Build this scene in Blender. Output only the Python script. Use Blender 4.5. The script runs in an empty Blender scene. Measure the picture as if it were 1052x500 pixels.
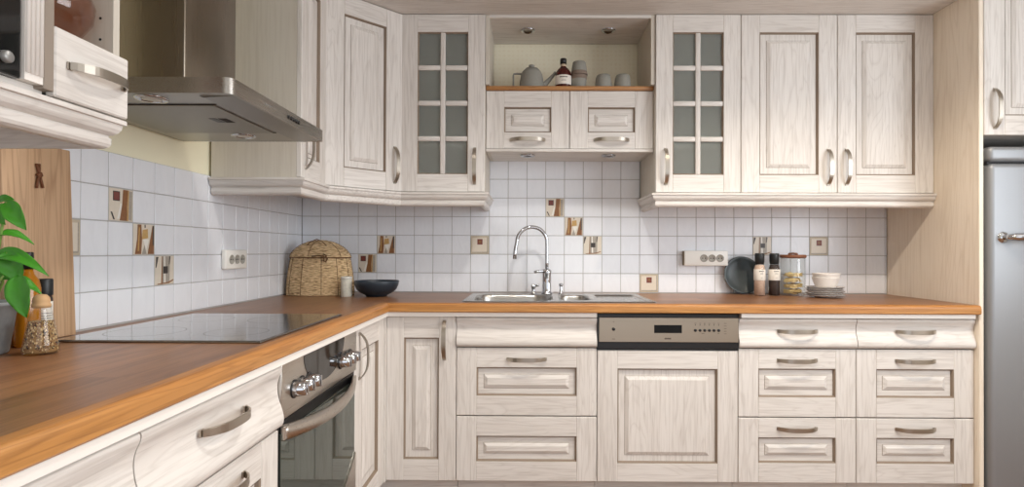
import bpy, bmesh, math, random
from mathutils import Vector, Matrix
random.seed(7)
PI = math.pi
SC = bpy.context.scene
COL = SC.collection

# ------------------------------------------------------------------ helpers
def s2l(c):
    return tuple((v/12.92 if v <= .04045 else ((v+.055)/1.055)**2.4) for v in c)
def rgb(r, g, b):
    return s2l((r/255, g/255, b/255)) + (1.0,)

class MB:
    """collects shapes in one bmesh; build() links it as ONE mesh object"""
    def __init__(self):
        self.bm = bmesh.new()
    def _mark(self, faces, mat, smooth):
        for f in faces:
            f.material_index = mat; f.smooth = smooth
    def _merge(self, t, mat=None, smooth=False, M=None):
        if M is not None: bmesh.ops.transform(t, matrix=M, verts=t.verts)
        vm = {v: self.bm.verts.new(v.co) for v in t.verts}
        for f in t.faces:
            try: nf = self.bm.faces.new([vm[v] for v in f.verts])
            except ValueError: continue
            nf.material_index = f.material_index if mat is None else mat
            nf.smooth = smooth if not f.smooth else True
        t.free()
    def box(self, x0, x1, y0, y1, z0, z1, mat=0, bev=0.0, seg=1, M=None):
        t = bmesh.new()
        bmesh.ops.create_cube(t, size=1)
        for v in t.verts:
            v.co = Vector(((x0+x1)/2+v.co.x*(x1-x0), (y0+y1)/2+v.co.y*(y1-y0), (z0+z1)/2+v.co.z*(z1-z0)))
        if bev > 0:
            bmesh.ops.bevel(t, geom=list(t.edges), offset=bev, segments=seg, affect='EDGES', profile=.5)
            if seg > 1:
                for f in t.faces: f.smooth = True
        self._merge(t, mat, False, M)
        return self
    def lathe(self, prof, n=32, c=(0, 0, 0), mat=0, M=None, smooth=True, sx=1, sy=1):
        """prof = [(r,z)...] revolved round z at c"""
        t = bmesh.new(); rings = []
        for r, z in prof:
            if r < 1e-6:
                rings.append([t.verts.new((c[0], c[1], c[2]+z))])
            else:
                rings.append([t.verts.new((c[0]+sx*r*math.cos(2*PI*i/n), c[1]+sy*r*math.sin(2*PI*i/n), c[2]+z)) for i in range(n)])
        for a, b in zip(rings, rings[1:]):
            for i in range(n):
                j = (i+1) % n
                if len(a) == 1 and len(b) == 1: continue
                if len(a) == 1: t.faces.new((a[0], b[j], b[i]))
                elif len(b) == 1: t.faces.new((a[i], a[j], b[0]))
                else: t.faces.new((a[i], a[j], b[j], b[i]))
        bmesh.ops.recalc_face_normals(t, faces=t.faces)
        self._merge(t, mat, smooth, M)
        return self
    def tube(self, pts, r, n=10, mat=0, closed=False, M=None, sx=1.0):
        pts = [Vector(p) for p in pts]; m = len(pts)
        rr = r if isinstance(r, (list, tuple)) else [r]*m
        t = bmesh.new(); rings = []
        up = None
        for i, p in enumerate(pts):
            if closed: d = pts[(i+1) % m]-pts[i-1]
            else: d = pts[min(i+1, m-1)]-pts[max(i-1, 0)]
            d.normalize()
            if up is None:
                up = Vector((0, 0, 1)) if abs(d.z) < .9 else Vector((1, 0, 0))
            a = d.cross(up)
            if a.length < 1e-6: a = d.orthogonal()
            a.normalize(); up = a.cross(d).normalized()
            rings.append([t.verts.new(p+(a*math.cos(2*PI*k/n)*sx+up*math.sin(2*PI*k/n))*rr[i]) for k in range(n)])
        k2 = m if closed else m-1
        for i in range(k2):
            A, B = rings[i], rings[(i+1) % m]
            for k in range(n):
                t.faces.new((A[k], A[(k+1) % n], B[(k+1) % n], B[k]))
        if not closed:
            t.faces.new(rings[0][::-1]); t.faces.new(rings[-1])
        bmesh.ops.recalc_face_normals(t, faces=t.faces)
        self._merge(t, mat, True, M)
        return self
    def sweep(self, path, prof, mat=0, closed_prof=True, smooth=False):
        """sweep a (out, z) profile along an xy path; 'out' is to the right of travel"""
        t = bmesh.new(); P = [Vector((p[0], p[1])) for p in path]; rings = []
        for i, p in enumerate(P):
            d0 = (P[i]-P[i-1]).normalized() if i > 0 else (P[1]-P[0]).normalized()
            d1 = (P[i+1]-P[i]).normalized() if i < len(P)-1 else d0
            n0 = Vector((d0.y, -d0.x)); n1 = Vector((d1.y, -d1.x))
            m = (n0+n1); m = m/ (m.length_squared/2) if m.length > 1e-6 else n0
            rings.append([t.verts.new((p.x+m.x*o, p.y+m.y*o, z)) for o, z in prof])
        n = len(prof)
        for a, b in zip(rings, rings[1:]):
            for k in range(n if closed_prof else n-1):
                t.faces.new((a[k], a[(k+1) % n], b[(k+1) % n], b[k]))
        if closed_prof:
            t.faces.new(rings[0]); t.faces.new(rings[-1][::-1])
        bmesh.ops.recalc_face_normals(t, faces=t.faces)
        self._merge(t, mat, smooth)
        return self
    def prism(self, poly, a, b, axis='y', mat=0, smooth=False, M=None):
        """extrude polygon: axis y -> poly in (x,z); axis z -> (x,y); axis x -> (y,z)"""
        t = bmesh.new()
        def mk(p, h):
            return {'y': (p[0], h, p[1]), 'z': (p[0], p[1], h), 'x': (h, p[0], p[1])}[axis]
        A = [t.verts.new(mk(p, a)) for p in poly]; B = [t.verts.new(mk(p, b)) for p in poly]
        n = len(poly)
        t.faces.new(A); t.faces.new(B[::-1])
        for i in range(n):
            f = t.faces.new((A[i], B[i], B[(i+1) % n], A[(i+1) % n])); f.smooth = smooth
        bmesh.ops.recalc_face_normals(t, faces=t.faces)
        self._merge(t, mat, False, M)
        return self
    def quad(self, pts, mat=0):
        f = self.bm.faces.new([self.bm.verts.new(p) for p in pts]); f.material_index = mat
        return self
    def build(self, name, mats, parent=None, M=None, loc=None, auto=False):
        me = bpy.data.meshes.new(name)
        self.bm.normal_update()
        self.bm.to_mesh(me); self.bm.free()
        if not isinstance(mats, (list, tuple)): mats = [mats]
        for m in mats: me.materials.append(m)
        o = bpy.data.objects.new(name, me); COL.objects.link(o)
        if parent is not None: o.parent = parent
        if M is not None: o.matrix_local = M
        if loc is not None: o.location = loc
        return o

def tag(o, label=None, cat=None, group=None, kind=None):
    if label: o['label'] = label
    if cat: o['category'] = cat
    if group: o['group'] = group
    if kind: o['kind'] = kind
    return o
def thing(name, label, cat, loc=(0, 0, 0), rz=0, group=None):
    o = bpy.data.objects.new(name, None); COL.objects.link(o)
    o.empty_display_size = .05
    o.location = loc; o.rotation_euler = (0, 0, rz)
    return tag(o, label, cat, group)
def copy_tree(o, parent=None):
    c = o.copy(); COL.objects.link(c)
    if parent is not None: c.parent = parent
    for ch in list(o.children): copy_tree(ch, c)
    return c
def struct(name, mb, mats, **k):
    o = mb.build(name, mats, **k); o['kind'] = 'structure'; return o
def T(x, y, z): return Matrix.Translation((x, y, z))
def RX(a): return Matrix.Rotation(a, 4, 'X')
def RY(a): return Matrix.Rotation(a, 4, 'Y')
def RZ(a): return Matrix.Rotation(a, 4, 'Z')

# ------------------------------------------------------------------ materials
def newmat(name):
    m = bpy.data.materials.new(name); m.use_nodes = True
    nt = m.node_tree; b = nt.nodes['Principled BSDF']
    return m, nt, b
def flat(name, col, rough=.5, metal=0.0, spec=.5, noise=0.0, bump=0.0, nscale=40, **kw):
    m, nt, b = newmat(name)
    b.inputs['Base Color'].default_value = col
    b.inputs['Roughness'].default_value = rough
    b.inputs['Metallic'].default_value = metal
    b.inputs['Specular IOR Level'].default_value = spec
    for k, v in kw.items(): b.inputs[k.replace('_', ' ')].default_value = v
    if noise or bump:
        tc = nt.nodes.new('ShaderNodeTexCoord'); n = nt.nodes.new('ShaderNodeTexNoise')
        n.inputs['Scale'].default_value = nscale; n.inputs['Detail'].default_value = 5
        nt.links.new(tc.outputs['Object'], n.inputs['Vector'])
        if noise:
            r = nt.nodes.new('ShaderNodeMix'); r.data_type = 'RGBA'
            r.inputs[6].default_value = tuple(v*(1-noise) for v in col[:3])+(1,)
            r.inputs[7].default_value = tuple(min(1, v*(1+noise)) for v in col[:3])+(1,)
            nt.links.new(n.outputs['Fac'], r.inputs[0]); nt.links.new(r.outputs[2], b.inputs['Base Color'])
        if bump:
            bp = nt.nodes.new('ShaderNodeBump'); bp.inputs['Strength'].default_value = bump
            bp.inputs['Distance'].default_value = .004
            nt.links.new(n.outputs['Fac'], bp.inputs['Height']); nt.links.new(bp.outputs['Normal'], b.inputs['Normal'])
    return m

def wood(name, c_dark, c_mid, c_light, axis='z', broad=9, stretch=.09, pores=.35, porecol=None, rough=.5, bump=.12, coat=0.0, plank=None, plankvar=.0, rings=.5, nring=16):
    """oak-like grain along a local axis"""
    m, nt, b = newmat(name); N = nt.nodes.new; L = nt.links.new
    tc = N('ShaderNodeTexCoord'); oi = N('ShaderNodeObjectInfo')
    mul = N('ShaderNodeVectorMath'); mul.operation = 'SCALE'; mul.inputs[3].default_value = 13.7
    cmb = N('ShaderNodeCombineXYZ')
    for i in range(3): L(oi.outputs['Random'], cmb.inputs[i])
    L(cmb.outputs[0], mul.inputs[0])
    add = N('ShaderNodeVectorMath'); add.operation = 'ADD'
    L(tc.outputs['Object'], add.inputs[0]); L(mul.outputs[0], add.inputs[1])
    vec = add.outputs[0]
    ax = 'xyz'.index(axis)
    pl = None
    if plank:
        # boards of a given width across the grain: shift the pattern per board
        sep = N('ShaderNodeSeparateXYZ'); L(tc.outputs['Object'], sep.inputs[0])
        cross = 1 if axis == 'x' else 0
        d = N('ShaderNodeMath'); d.operation = 'DIVIDE'; L(sep.outputs[cross], d.inputs[0]); d.inputs[1].default_value = plank
        fl = N('ShaderNodeMath'); fl.operation = 'FLOOR'; L(d.outputs[0], fl.inputs[0])
        # board ends
        d2 = N('ShaderNodeMath'); d2.operation = 'MULTIPLY_ADD'; L(sep.outputs[ax], d2.inputs[0]); d2.inputs[1].default_value = 1/.95
        of = N('ShaderNodeMath'); of.operation = 'MULTIPLY'; L(fl.outputs[0], of.inputs[0]); of.inputs[1].default_value = .37
        L(of.outputs[0], d2.inputs[2])
        f2 = N('ShaderNodeMath'); f2.operation = 'FLOOR'; L(d2.outputs[0], f2.inputs[0])
        c2 = N('ShaderNodeCombineXYZ'); L(fl.outputs[0], c2.inputs[0]); L(f2.outputs[0], c2.inputs[1])
        wn = N('ShaderNodeTexWhiteNoise'); wn.noise_dimensions = '3D'; L(c2.outputs[0], wn.inputs['Vector'])
        pl = wn.outputs['Value']
        sc = N('ShaderNodeVectorMath'); sc.operation = 'SCALE'; sc.inputs[3].default_value = 7.3; L(wn.outputs['Color'], sc.inputs[0])
        a2 = N('ShaderNodeVectorMath'); a2.operation = 'ADD'; L(vec, a2.inputs[0]); L(sc.outputs[0], a2.inputs[1]); vec = a2.outputs[0]
    mp = N('ShaderNodeMapping'); s = [1, 1, 1]; s[ax] = stretch; mp.inputs['Scale'].default_value = s
    L(vec, mp.inputs['Vector'])
    n1 = N('ShaderNodeTexNoise'); n1.inputs['Scale'].default_value = broad; n1.inputs['Detail'].default_value = 3; n1.inputs['Distortion'].default_value = .6
    L(mp.outputs[0], n1.inputs['Vector'])
    # growth rings from the broad noise (cathedral lines)
    rm = N('ShaderNodeMath'); rm.operation = 'MULTIPLY'; rm.inputs[1].default_value = nring; L(n1.outputs['Fac'], rm.inputs[0])
    fr = N('ShaderNodeMath'); fr.operation = 'FRACT'; L(rm.outputs[0], fr.inputs[0])
    rr = N('ShaderNodeValToRGB'); e = rr.color_ramp.elements
    e[0].position = 0; e[0].color = (.8, .8, .8, 1); e[1].position = 1; e[1].color = (.8, .8, .8, 1)
    x = e.new(.12); x.color = (1, 1, 1, 1); x = e.new(.70); x.color = (.9, .9, .9, 1); x = e.new(.86); x.color = (0, 0, 0, 1)
    L(fr.outputs[0], rr.inputs[0])
    # fine pores
    mp2 = N('ShaderNodeMapping'); s = [125, 125, 125]; s[ax] = 6; mp2.inputs['Scale'].default_value = s
    L(vec, mp2.inputs['Vector'])
    n2 = N('ShaderNodeTexNoise'); n2.inputs['Scale'].default_value = 1; n2.inputs['Detail'].default_value = 2; L(mp2.outputs[0], n2.inputs['Vector'])
    pr = N('ShaderNodeValToRGB'); pr.color_ramp.elements[0].position = .36; pr.color_ramp.elements[0].color = (0, 0, 0, 1)
    pr.color_ramp.elements[1].position = .52; pr.color_ramp.elements[1].color = (1, 1, 1, 1)
    L(n2.outputs['Fac'], pr.inputs[0])
    # colours
    cr = N('ShaderNodeValToRGB'); e = cr.color_ramp.elements
    e[0].position = .28; e[0].color = c_mid; e[1].position = .72; e[1].color = c_light
    L(n1.outputs['Fac'], cr.inputs[0])
    mx = N('ShaderNodeMix'); mx.data_type = 'RGBA'; mx.inputs[6].default_value = c_dark
    inv = N('ShaderNodeMath'); inv.operation = 'MULTIPLY_ADD'; inv.inputs[1].default_value = rings; inv.inputs[2].default_value = 1-rings
    L(rr.outputs[0], inv.inputs[0])
    L(inv.outputs[0], mx.inputs[0]); L(cr.outputs[0], mx.inputs[7])
    mx2 = N('ShaderNodeMix'); mx2.data_type = 'RGBA'; mx2.inputs[6].default_value = porecol or c_dark
    iv2 = N('ShaderNodeMath'); iv2.operation = 'MULTIPLY_ADD'; iv2.inputs[1].default_value = pores; iv2.inputs[2].default_value = 1-pores
    L(pr.outputs[0], iv2.inputs[0]); L(iv2.outputs[0], mx2.inputs[0]); L(mx.outputs[2], mx2.inputs[7])
    out = mx2.outputs[2]
    if pl is not None and plankvar:
        hsv = N('ShaderNodeHueSaturation'); mr = N('ShaderNodeMapRange')
        mr.inputs['To Min'].default_value = 1-plankvar; mr.inputs['To Max'].default_value = 1+plankvar
        L(pl, mr.inputs['Value']); L(mr.outputs[0], hsv.inputs['Value']); L(out, hsv.inputs['Color']); out = hsv.outputs[0]
    L(out, b.inputs['Base Color'])
    b.inputs['Roughness'].default_value = rough
    b.inputs['Coat Weight'].default_value = coat; b.inputs['Coat Roughness'].default_value = .25
    if bump:
        bp = N('ShaderNodeBump'); bp.inputs['Strength'].default_value = bump; bp.inputs['Distance'].default_value = .001
        L(pr.outputs[0], bp.inputs['Height']); L(bp.outputs['Normal'], b.inputs['Normal'])
    return m

OD, OM, OL = rgb(156, 145, 135), rgb(219, 214, 208), rgb(228, 224, 219)
M_OV = wood('whitewashed_oak_upright', OD, OM, OL, 'z', broad=9, stretch=.12, pores=.22, rings=.18, nring=13)
M_OH = wood('whitewashed_oak_level', OD, OM, OL, 'x', broad=9, stretch=.12, pores=.22, rings=.18, nring=13)
M_OY = wood('whitewashed_oak_deep', OD, OM, OL, 'y', broad=9, stretch=.12, pores=.22, rings=.18, nring=13)
OAK = [M_OV, M_OH]
def run_grain(o):
    """let the grain follow each leg of a moulding"""
    o.data.materials.append(M_OY)
    for p in o.data.polygons:
        if abs(p.normal.x) > abs(p.normal.y)+.05: p.material_index = 1
    return o
M_GROOVE = flat('oak_groove_glaze_and_shade', rgb(138, 122, 106), .6)  # glaze tone, darkened further to paint the shadow lines of the grooves
M_SIDE = wood('oak_veneer_side', rgb(178, 168, 154), rgb(203, 196, 184), rgb(210, 204, 192), 'z', broad=4, stretch=.07, pores=.2, rings=.15)
M_PANEL = wood('warm_oak_panel', rgb(206, 188, 164), rgb(238, 226, 208), rgb(243, 232, 216), 'z', broad=5, stretch=.09, pores=.22, rings=.25)
M_TOP_X = wood('worktop_wood_x', rgb(84, 54, 34), rgb(128, 86, 56), rgb(156, 110, 74), 'x', broad=9, stretch=.05, pores=.35, rough=.34, bump=.05, plank=.145, plankvar=.2, rings=.3)
M_TOP_Y = wood('worktop_wood_y', rgb(84, 54, 34), rgb(128, 86, 56), rgb(156, 110, 74), 'y', broad=9, stretch=.05, pores=.35, rough=.34, bump=.05, plank=.145, plankvar=.2, rings=.3)
M_LIP_X = wood('worktop_edge_x', rgb(112, 66, 26), rgb(164, 104, 46), rgb(202, 148, 84), 'x', broad=14, stretch=.05, pores=.3, rough=.4, bump=.05, rings=.35)
M_LIP_Y = wood('worktop_edge_y', rgb(112, 66, 26), rgb(164, 104, 46), rgb(202, 148, 84), 'y', broad=14, stretch=.05, pores=.3, rough=.4, bump=.05, rings=.35)
M_SHELF = wood('shelf_wood', rgb(130, 84, 44), rgb(176, 124, 74), rgb(190, 138, 86), 'x', broad=8, stretch=.06, pores=.3, rough=.4)
M_BOARD = wood('chopping_board_wood', rgb(156, 118, 86), rgb(198, 162, 126), rgb(210, 176, 142), 'z', broad=12, stretch=.05, pores=.3, rough=.55)
M_FLOOR = wood('floor_wood', rgb(90, 58, 34), rgb(128, 88, 56), rgb(150, 106, 70), 'x', broad=6, stretch=.06, pores=.3, rough=.4, plank=.12, plankvar=.15)

def brushed(name, col, rough=.3, axis='x', amt=.08):
    m, nt, b = newmat(name); N = nt.nodes.new; L = nt.links.new
    b.inputs['Metallic'].default_value = 1; b.inputs['Base Color'].default_value = col
    tc = N('ShaderNodeTexCoord'); mp = N('ShaderNodeMapping'); s = [700, 700, 700]; s['xyz'.index(axis)] = 6
    mp.inputs['Scale'].default_value = s; L(tc.outputs['Object'], mp.inputs['Vector'])
    n = N('ShaderNodeTexNoise'); n.inputs['Scale'].default_value = 1; L(mp.outputs[0], n.inputs['Vector'])
    mr = N('ShaderNodeMapRange'); mr.inputs['To Min'].default_value = rough-amt; mr.inputs['To Max'].default_value = rough+amt
    L(n.outputs['Fac'], mr.inputs['Value']); L(mr.outputs[0], b.inputs['Roughness'])
    return m
M_NICK = brushed('brushed_nickel', rgb(180, 172, 161), .31)
M_STEEL = brushed('brushed_steel', rgb(196, 190, 182), .3)
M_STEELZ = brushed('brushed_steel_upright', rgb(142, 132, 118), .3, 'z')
M_STEELY = brushed('brushed_steel_deep', rgb(172, 167, 160), .28, 'y')
M_CHROME = flat('chrome', rgb(196, 197, 200), .07, 1)
M_SINK = brushed('sink_steel', rgb(182, 180, 176), .27)
M_BLACK = flat('black_plastic', rgb(20, 20, 21), .35)
M_BLKGLASS = flat('black_glass', rgb(10, 11, 12), .05, spec=.7)
M_OVENGLASS = flat('oven_door_glass', rgb(92, 100, 94), .03, .6)
M_HOB = flat('hob_glass', rgb(46, 48, 50), .14, .35, spec=1.0, Coat_Weight=.8, Coat_Roughness=.10, Coat_IOR=1.7)
M_DARK = flat('dark_gap', rgb(40, 37, 34), .8)
M_WHITE = flat('white_plastic', rgb(247, 245, 238), .35)
M_WHITED = flat('white_plastic_socket', rgb(176, 172, 162), .5)
M_STRIP = flat('white_painted_strip', rgb(240, 236, 230), .45)
M_CREAM = flat('cream_paint', rgb(245, 240, 212), .8, noise=.03, nscale=6)
M_CEIL = flat('ceiling_paint', rgb(240, 238, 234), .9)
M_ROOM = flat('room_paint', rgb(226, 222, 214), .9)
M_GROUT = flat('grout', rgb(180, 179, 178), .85)
M_FILTER = flat('hood_filter', rgb(150, 147, 138), .42, .85, bump=.15, nscale=600)
M_FRIDGE = flat('fridge_paint', rgb(150, 153, 157), .45, .5)
M_RUBBER = flat('rubber_seal', rgb(38, 38, 40), .7)

def tile_mat():
    m, nt, b = newmat('white_glazed_tile'); N = nt.nodes.new; L = nt.links.new
    tc = N('ShaderNodeTexCoord'); n = N('ShaderNodeTexNoise'); n.inputs['Scale'].default_value = 26; n.inputs['Detail'].default_value = 2; n.inputs['Distortion'].default_value = 1.2
    mp = N('ShaderNodeMapping'); mp.inputs['Rotation'].default_value = (.5, .6, .7); mp.inputs['Scale'].default_value = (1, 1, .35)
    L(tc.outputs['Object'], mp.inputs['Vector']); L(mp.outputs[0], n.inputs['Vector'])
    bp = N('ShaderNodeBump'); bp.inputs['Strength'].default_value = .22; bp.inputs['Distance'].default_value = .006
    L(n.outputs['Fac'], bp.inputs['Height']); L(bp.outputs['Normal'], b.inputs['Normal'])
    cr = N('ShaderNodeValToRGB'); cr.color_ramp.elements[0].color = rgb(230, 233, 239); cr.color_ramp.elements[1].color = rgb(240, 243, 248)
    L(n.outputs['Fac'], cr.inputs[0]); L(cr.outputs[0], b.inputs['Base Color'])
    b.inputs['Roughness'].default_value = .3
    return m
M_TILE = tile_mat()
def wallpaper_mat():
    m, nt, b = newmat('cream_wallpaper'); N = nt.nodes.new; L = nt.links.new
    tc = N('ShaderNodeTexCoord'); v = N('ShaderNodeTexVoronoi'); v.inputs['Scale'].default_value = 42; v.inputs['Randomness'].default_value = .15
    L(tc.outputs['Object'], v.inputs['Vector'])
    cr = N('ShaderNodeValToRGB'); cr.color_ramp.elements[0].color = rgb(234, 225, 198); cr.color_ramp.elements[1].color = rgb(239, 232, 208)
    cr.color_ramp.elements[0].position = .2; cr.color_ramp.elements[1].position = .45
    L(v.outputs['Distance'], cr.inputs[0]); L(cr.outputs[0], b.inputs['Base Color']); b.inputs['Roughness'].default_value = .8
    return m
M_PAPER = wallpaper_mat()

def frosted():
    m, nt, b = newmat('frosted_glass')
    b.inputs['Base Color'].default_value = rgb(206, 210, 204)
    b.inputs['Transmission Weight'].default_value = .75; b.inputs['Roughness'].default_value = .32
    b.inputs['IOR'].default_value = 1.2
    return m
M_FROST = frosted()
def clear(name, col, rough=0.0, ior=1.45):
    """thin clear glass: mostly see-through with a gloss"""
    m = bpy.data.materials.new(name); m.use_nodes = True; nt = m.node_tree
    nt.nodes.clear(); N = nt.nodes.new; L = nt.links.new
    o = N('ShaderNodeOutputMaterial'); t = N('ShaderNodeBsdfTransparent'); g = N('ShaderNodeBsdfGlossy')
    t.inputs[0].default_value = col; g.inputs['Roughness'].default_value = .05
    f = N('ShaderNodeLayerWeight'); pw = N('ShaderNodeMath'); pw.operation = 'POWER'; pw.inputs[1].default_value = 4
    ad = N('ShaderNodeMath'); ad.operation = 'MULTIPLY_ADD'; ad.inputs[1].default_value = .6; ad.inputs[2].default_value = .04
    L(f.outputs['Facing'], pw.inputs[0]); L(pw.outputs[0], ad.inputs[0])
    mx = N('ShaderNodeMixShader'); L(ad.outputs[0], mx.inputs[0]); L(t.outputs[0], mx.inputs[1]); L(g.outputs[0], mx.inputs[2]); L(mx.outputs[0], o.inputs[0])
    return m
M_GLASS = clear('clear_glass', (.97, .975, .97, 1))
M_PINK = clear('rose_tinted_glass', (.93, .82, .77, 1))
M_AMBER = flat('amber_oil_glass', rgb(198, 128, 24), .08, Transmission_Weight=.35)
M_REDB = flat('dark_red_bottle_glass', rgb(70, 22, 18), .08)

# ------------------------------------------------------------------ camera (solved from the tile grid and cabinet modules)
Xc, D, Zc, yaw, pit, rol, F, CX, CY = 1.2062, 2.9677, 1.12524, -.00653, .00662, .0036, 574.439, 539.181, 254.133
W, H = 1052, 500
cy_, sy_ = math.cos(yaw), math.sin(yaw); cp, sp = math.cos(pit), math.sin(pit); cr_, sr_ = math.cos(rol), math.sin(rol)
ex = Vector((cy_, -sy_, 0)); ey0 = Vector((sy_, cy_, 0)); ez0 = Vector((0, 0, 1))
ey = cp*ey0+sp*ez0; ez = -sp*ey0+cp*ez0
right = cr_*ex+sr_*ez; up = -sr_*ex+cr_*ez
cam = bpy.data.cameras.new('camera'); co = bpy.data.objects.new('camera', cam); COL.objects.link(co)
mw = Matrix.Identity(4)
for i in range(3):
    mw[i][0] = right[i]; mw[i][1] = up[i]; mw[i][2] = -ey[i]
mw[0][3], mw[1][3], mw[2][3] = Xc, -D, Zc
co.matrix_world = mw
cam.sensor_fit = 'HORIZONTAL'; cam.sensor_width = 36; cam.lens = F/W*36
cam.shift_x = (W/2-CX)/W; cam.shift_y = (CY-H/2)/W
cam.clip_start = .02
SC.camera = co

# ------------------------------------------------------------------ room shell
RXW, RYB, RZC = 3.80, -4.9, 2.46
struct('floor', MB().box(-.1, RXW+.1, RYB-.1, .1, -.05, 0), M_FLOOR)
struct('ceiling', MB().box(-.1, RXW+.1, RYB-.1, .1, RZC, RZC+.05), M_CEIL)
struct('wall_back', MB().box(-.1, RXW+.1, .008, .1, 0, RZC), M_PAPER)
struct('wall_left', MB().box(-.1, -.008, RYB, .008, 0, RZC), M_CREAM)
# right wall with a window opening towards the daylight side
mb = MB()
WY0, WY1, WZ0, WZ1 = -3.6, -1.5, .95, 2.15
mb.box(RXW, RXW+.1, RYB, WY0, 0, RZC); mb.box(RXW, RXW+.1, WY1, .008, 0, RZC)
mb.box(RXW, RXW+.1, WY0, WY1, 0, WZ0); mb.box(RXW, RXW+.1, WY0, WY1, WZ1, RZC)
struct('wall_right', mb, M_ROOM)
# rear wall behind the camera with a wide garden opening
mb = MB()
mb.box(-.1, .7, RYB-.1, RYB, 0, RZC); mb.box(3.3, RXW+.1, RYB-.1, RYB, 0, RZC)
mb.box(.7, 3.3, RYB-.1, RYB, 2.2, RZC)
struct('wall_rear', mb, M_ROOM)

# ------------------------------------------------------------------ tiled splashback
P = .0997; Z0 = 1.0083
M_DCREAM = flat('decor_cream', rgb(222, 212, 196), .35, noise=.06, nscale=90)
M_DBROWN = flat('decor_brown', rgb(138, 92, 54), .4, noise=.3, nscale=120)
M_DDARK = flat('decor_dark', rgb(58, 50, 46), .4)
M_DRED = flat('decor_red', rgb(120, 58, 50), .4, noise=.2, nscale=200)
M_DTAN = flat('decor_tan', rgb(196, 158, 98), .4, noise=.2, nscale=120)
M_DGREY = flat('decor_grey', rgb(168, 160, 148), .4, noise=.25, nscale=150)
M_DWHITE = flat('decor_white', rgb(238, 234, 226), .35)
M_DBORD = flat('decor_border', rgb(198, 184, 160), .4, noise=.12, nscale=120)
DEC = [M_DCREAM, M_DBROWN, M_DDARK, M_DRED, M_DTAN, M_DGREY, M_DWHITE]
DESIGN = {
 'A': [(0, [(0, 0), (1, 0), (1, 1), (0, 1)]), (2, [(.12, .62), (.42, .62), (.42, .93), (.12, .93)]), (3, [(.145, .65), (.395, .65), (.395, .90), (.145, .90)]),
       (1, [(.42, 0), (.74, 0), (.74, .45), (.78, 1), (.56, 1), (.52, .5)]), (5, [(.8, .02), (.96, .02), (.97, .98), (.82, .98)]), (4, [(.74, .0), (.8, 0), (.82, 1), (.78, 1)]),
       (2, [(.02, .26), (.08, .26), (.2, .02), (.14, .02)]), (6, [(.3, .05), (.4, .05), (.5, .55), (.44, .55)])],
 'B': [(0, [(0, 0), (1, 0), (1, 1), (0, 1)]), (1, [(.04, 0), (.34, 0), (.38, .5), (.34, 1), (.16, 1), (.14, .5)]), (4, [(.38, .5), (.68, .55), (.66, .86), (.4, .82)]),
       (6, [(.44, .5), (.72, .5), (.58, .12)]), (1, [(.66, 0), (.97, 0), (.97, .98), (.9, .98)]), (2, [(.9, .3), (.97, .3), (.97, .98), (.9, .98)]),
       (5, [(.38, 0), (.6, 0), (.5, .3)]), (2, [(.5, .9), (.54, .9), (.54, 1), (.5, 1)]), (4, [(.16, .1), (.22, .1), (.26, .9), (.22, .9)])],
 'C': [(0, [(0, 0), (1, 0), (1, 1), (0, 1)]), (5, [(.34, .02), (.76, .02), (.78, 1), (.34, 1)]), (6, [(.46, .02), (.54, .02), (.5, 1), (.44, 1)]),
       (2, [(.4, .38), (.66, .38), (.66, .64), (.4, .64)]), (2, [(.02, .98), (.14, .98), (.03, .6), (.0, .6)]), (1, [(.3, 0), (.36, 0), (.36, 1), (.33, 1)]),
       (2, [(.72, .7), (.76, .7), (.8, 1), (.74, 1)]), (1, [(.1, 0), (.7, .02), (.98, .12), (.98, .16), (.68, .07), (.1, .03)])],
 'D': [(0, [(0, 0), (1, 0), (1, 1), (0, 1)]), (6, [(.06, .08), (.93, .05), (.94, .93), (.07, .91)]), (5, [(.06, .05), (.94, .04), (.94, .10), (.06, .09)]), (5, [(.92, .05), (.96, .05), (.96, .94), (.92, .94)]),
       (3, [(.36, .52), (.66, .52), (.66, .84), (.36, .84)]), (1, [(.44, .6), (.58, .6), (.58, .76), (.44, .76)])],
}
def decor_tile(parent, kind, M, lab):
    """a painted tile of the size of one field tile; local x right, z up, front at -y"""
    mb = MB(); s = P-.005
    mb.box(0, s, -.0005, .006, 0, s, 0, .001)
    for i, (mi, poly) in enumerate(DESIGN[kind]):
        if i == 0: continue
        q = -.0007-.00012*i
        pts = [(x*s*.97+.0015, z*s*.97+.0015) for x, z in poly]
        mb.prism(pts, q, .0002, 'y', mi)
    o = mb.build('decor_tile', DEC if kind != 'D' else [M_DBORD]+DEC[1:6]+[M_DCREAM], parent, M)
    o['label'] = lab
    return o

g = .0016
back_dec = {(3, 0): 'A', (4, 1): 'B', (9, 1): 'D', (13, 3): 'A', (14, 2): 'B', (15, 1): 'C', (18, -1): 'D', (24, 1): 'C', (27, 1): 'D'}
mb = MB()
mb.box(-.008, 3.1, .002, .0078, .9, 1.4065, 1); mb.box(1.0, 1.8, .002, .0078, 1.4065, 1.606, 1)
for k in range(0, 32):
    x0 = .1+(k-1)*P; x1 = min(x0+P, 3.1); x0 = max(x0, 0)
    for r in range(-1, 6):
        if r >= 4 and not (x0 > .99 and x1 < 1.81): continue
        if (k, r) in back_dec: continue
        z0 = Z0+r*P
        j = random.uniform(-.0004, .0004)
        mb.box(x0+g, x1-g, j, .006, z0+g, z0+P-g, 0, .0012, 1)
bs = struct('trim_1', mb, [M_TILE, M_GROUT])
tag(bs, 'white square tiles behind the sink worktop', 'tiled splashback')
DL = {'A': 'painted tile with small dark square and brown bottle shape', 'B': 'painted tile with two brown shapes and white wedge',
      'C': 'painted tile with grey columns and dark square', 'D': 'beige bordered tile with one small red-brown square'}
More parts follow.
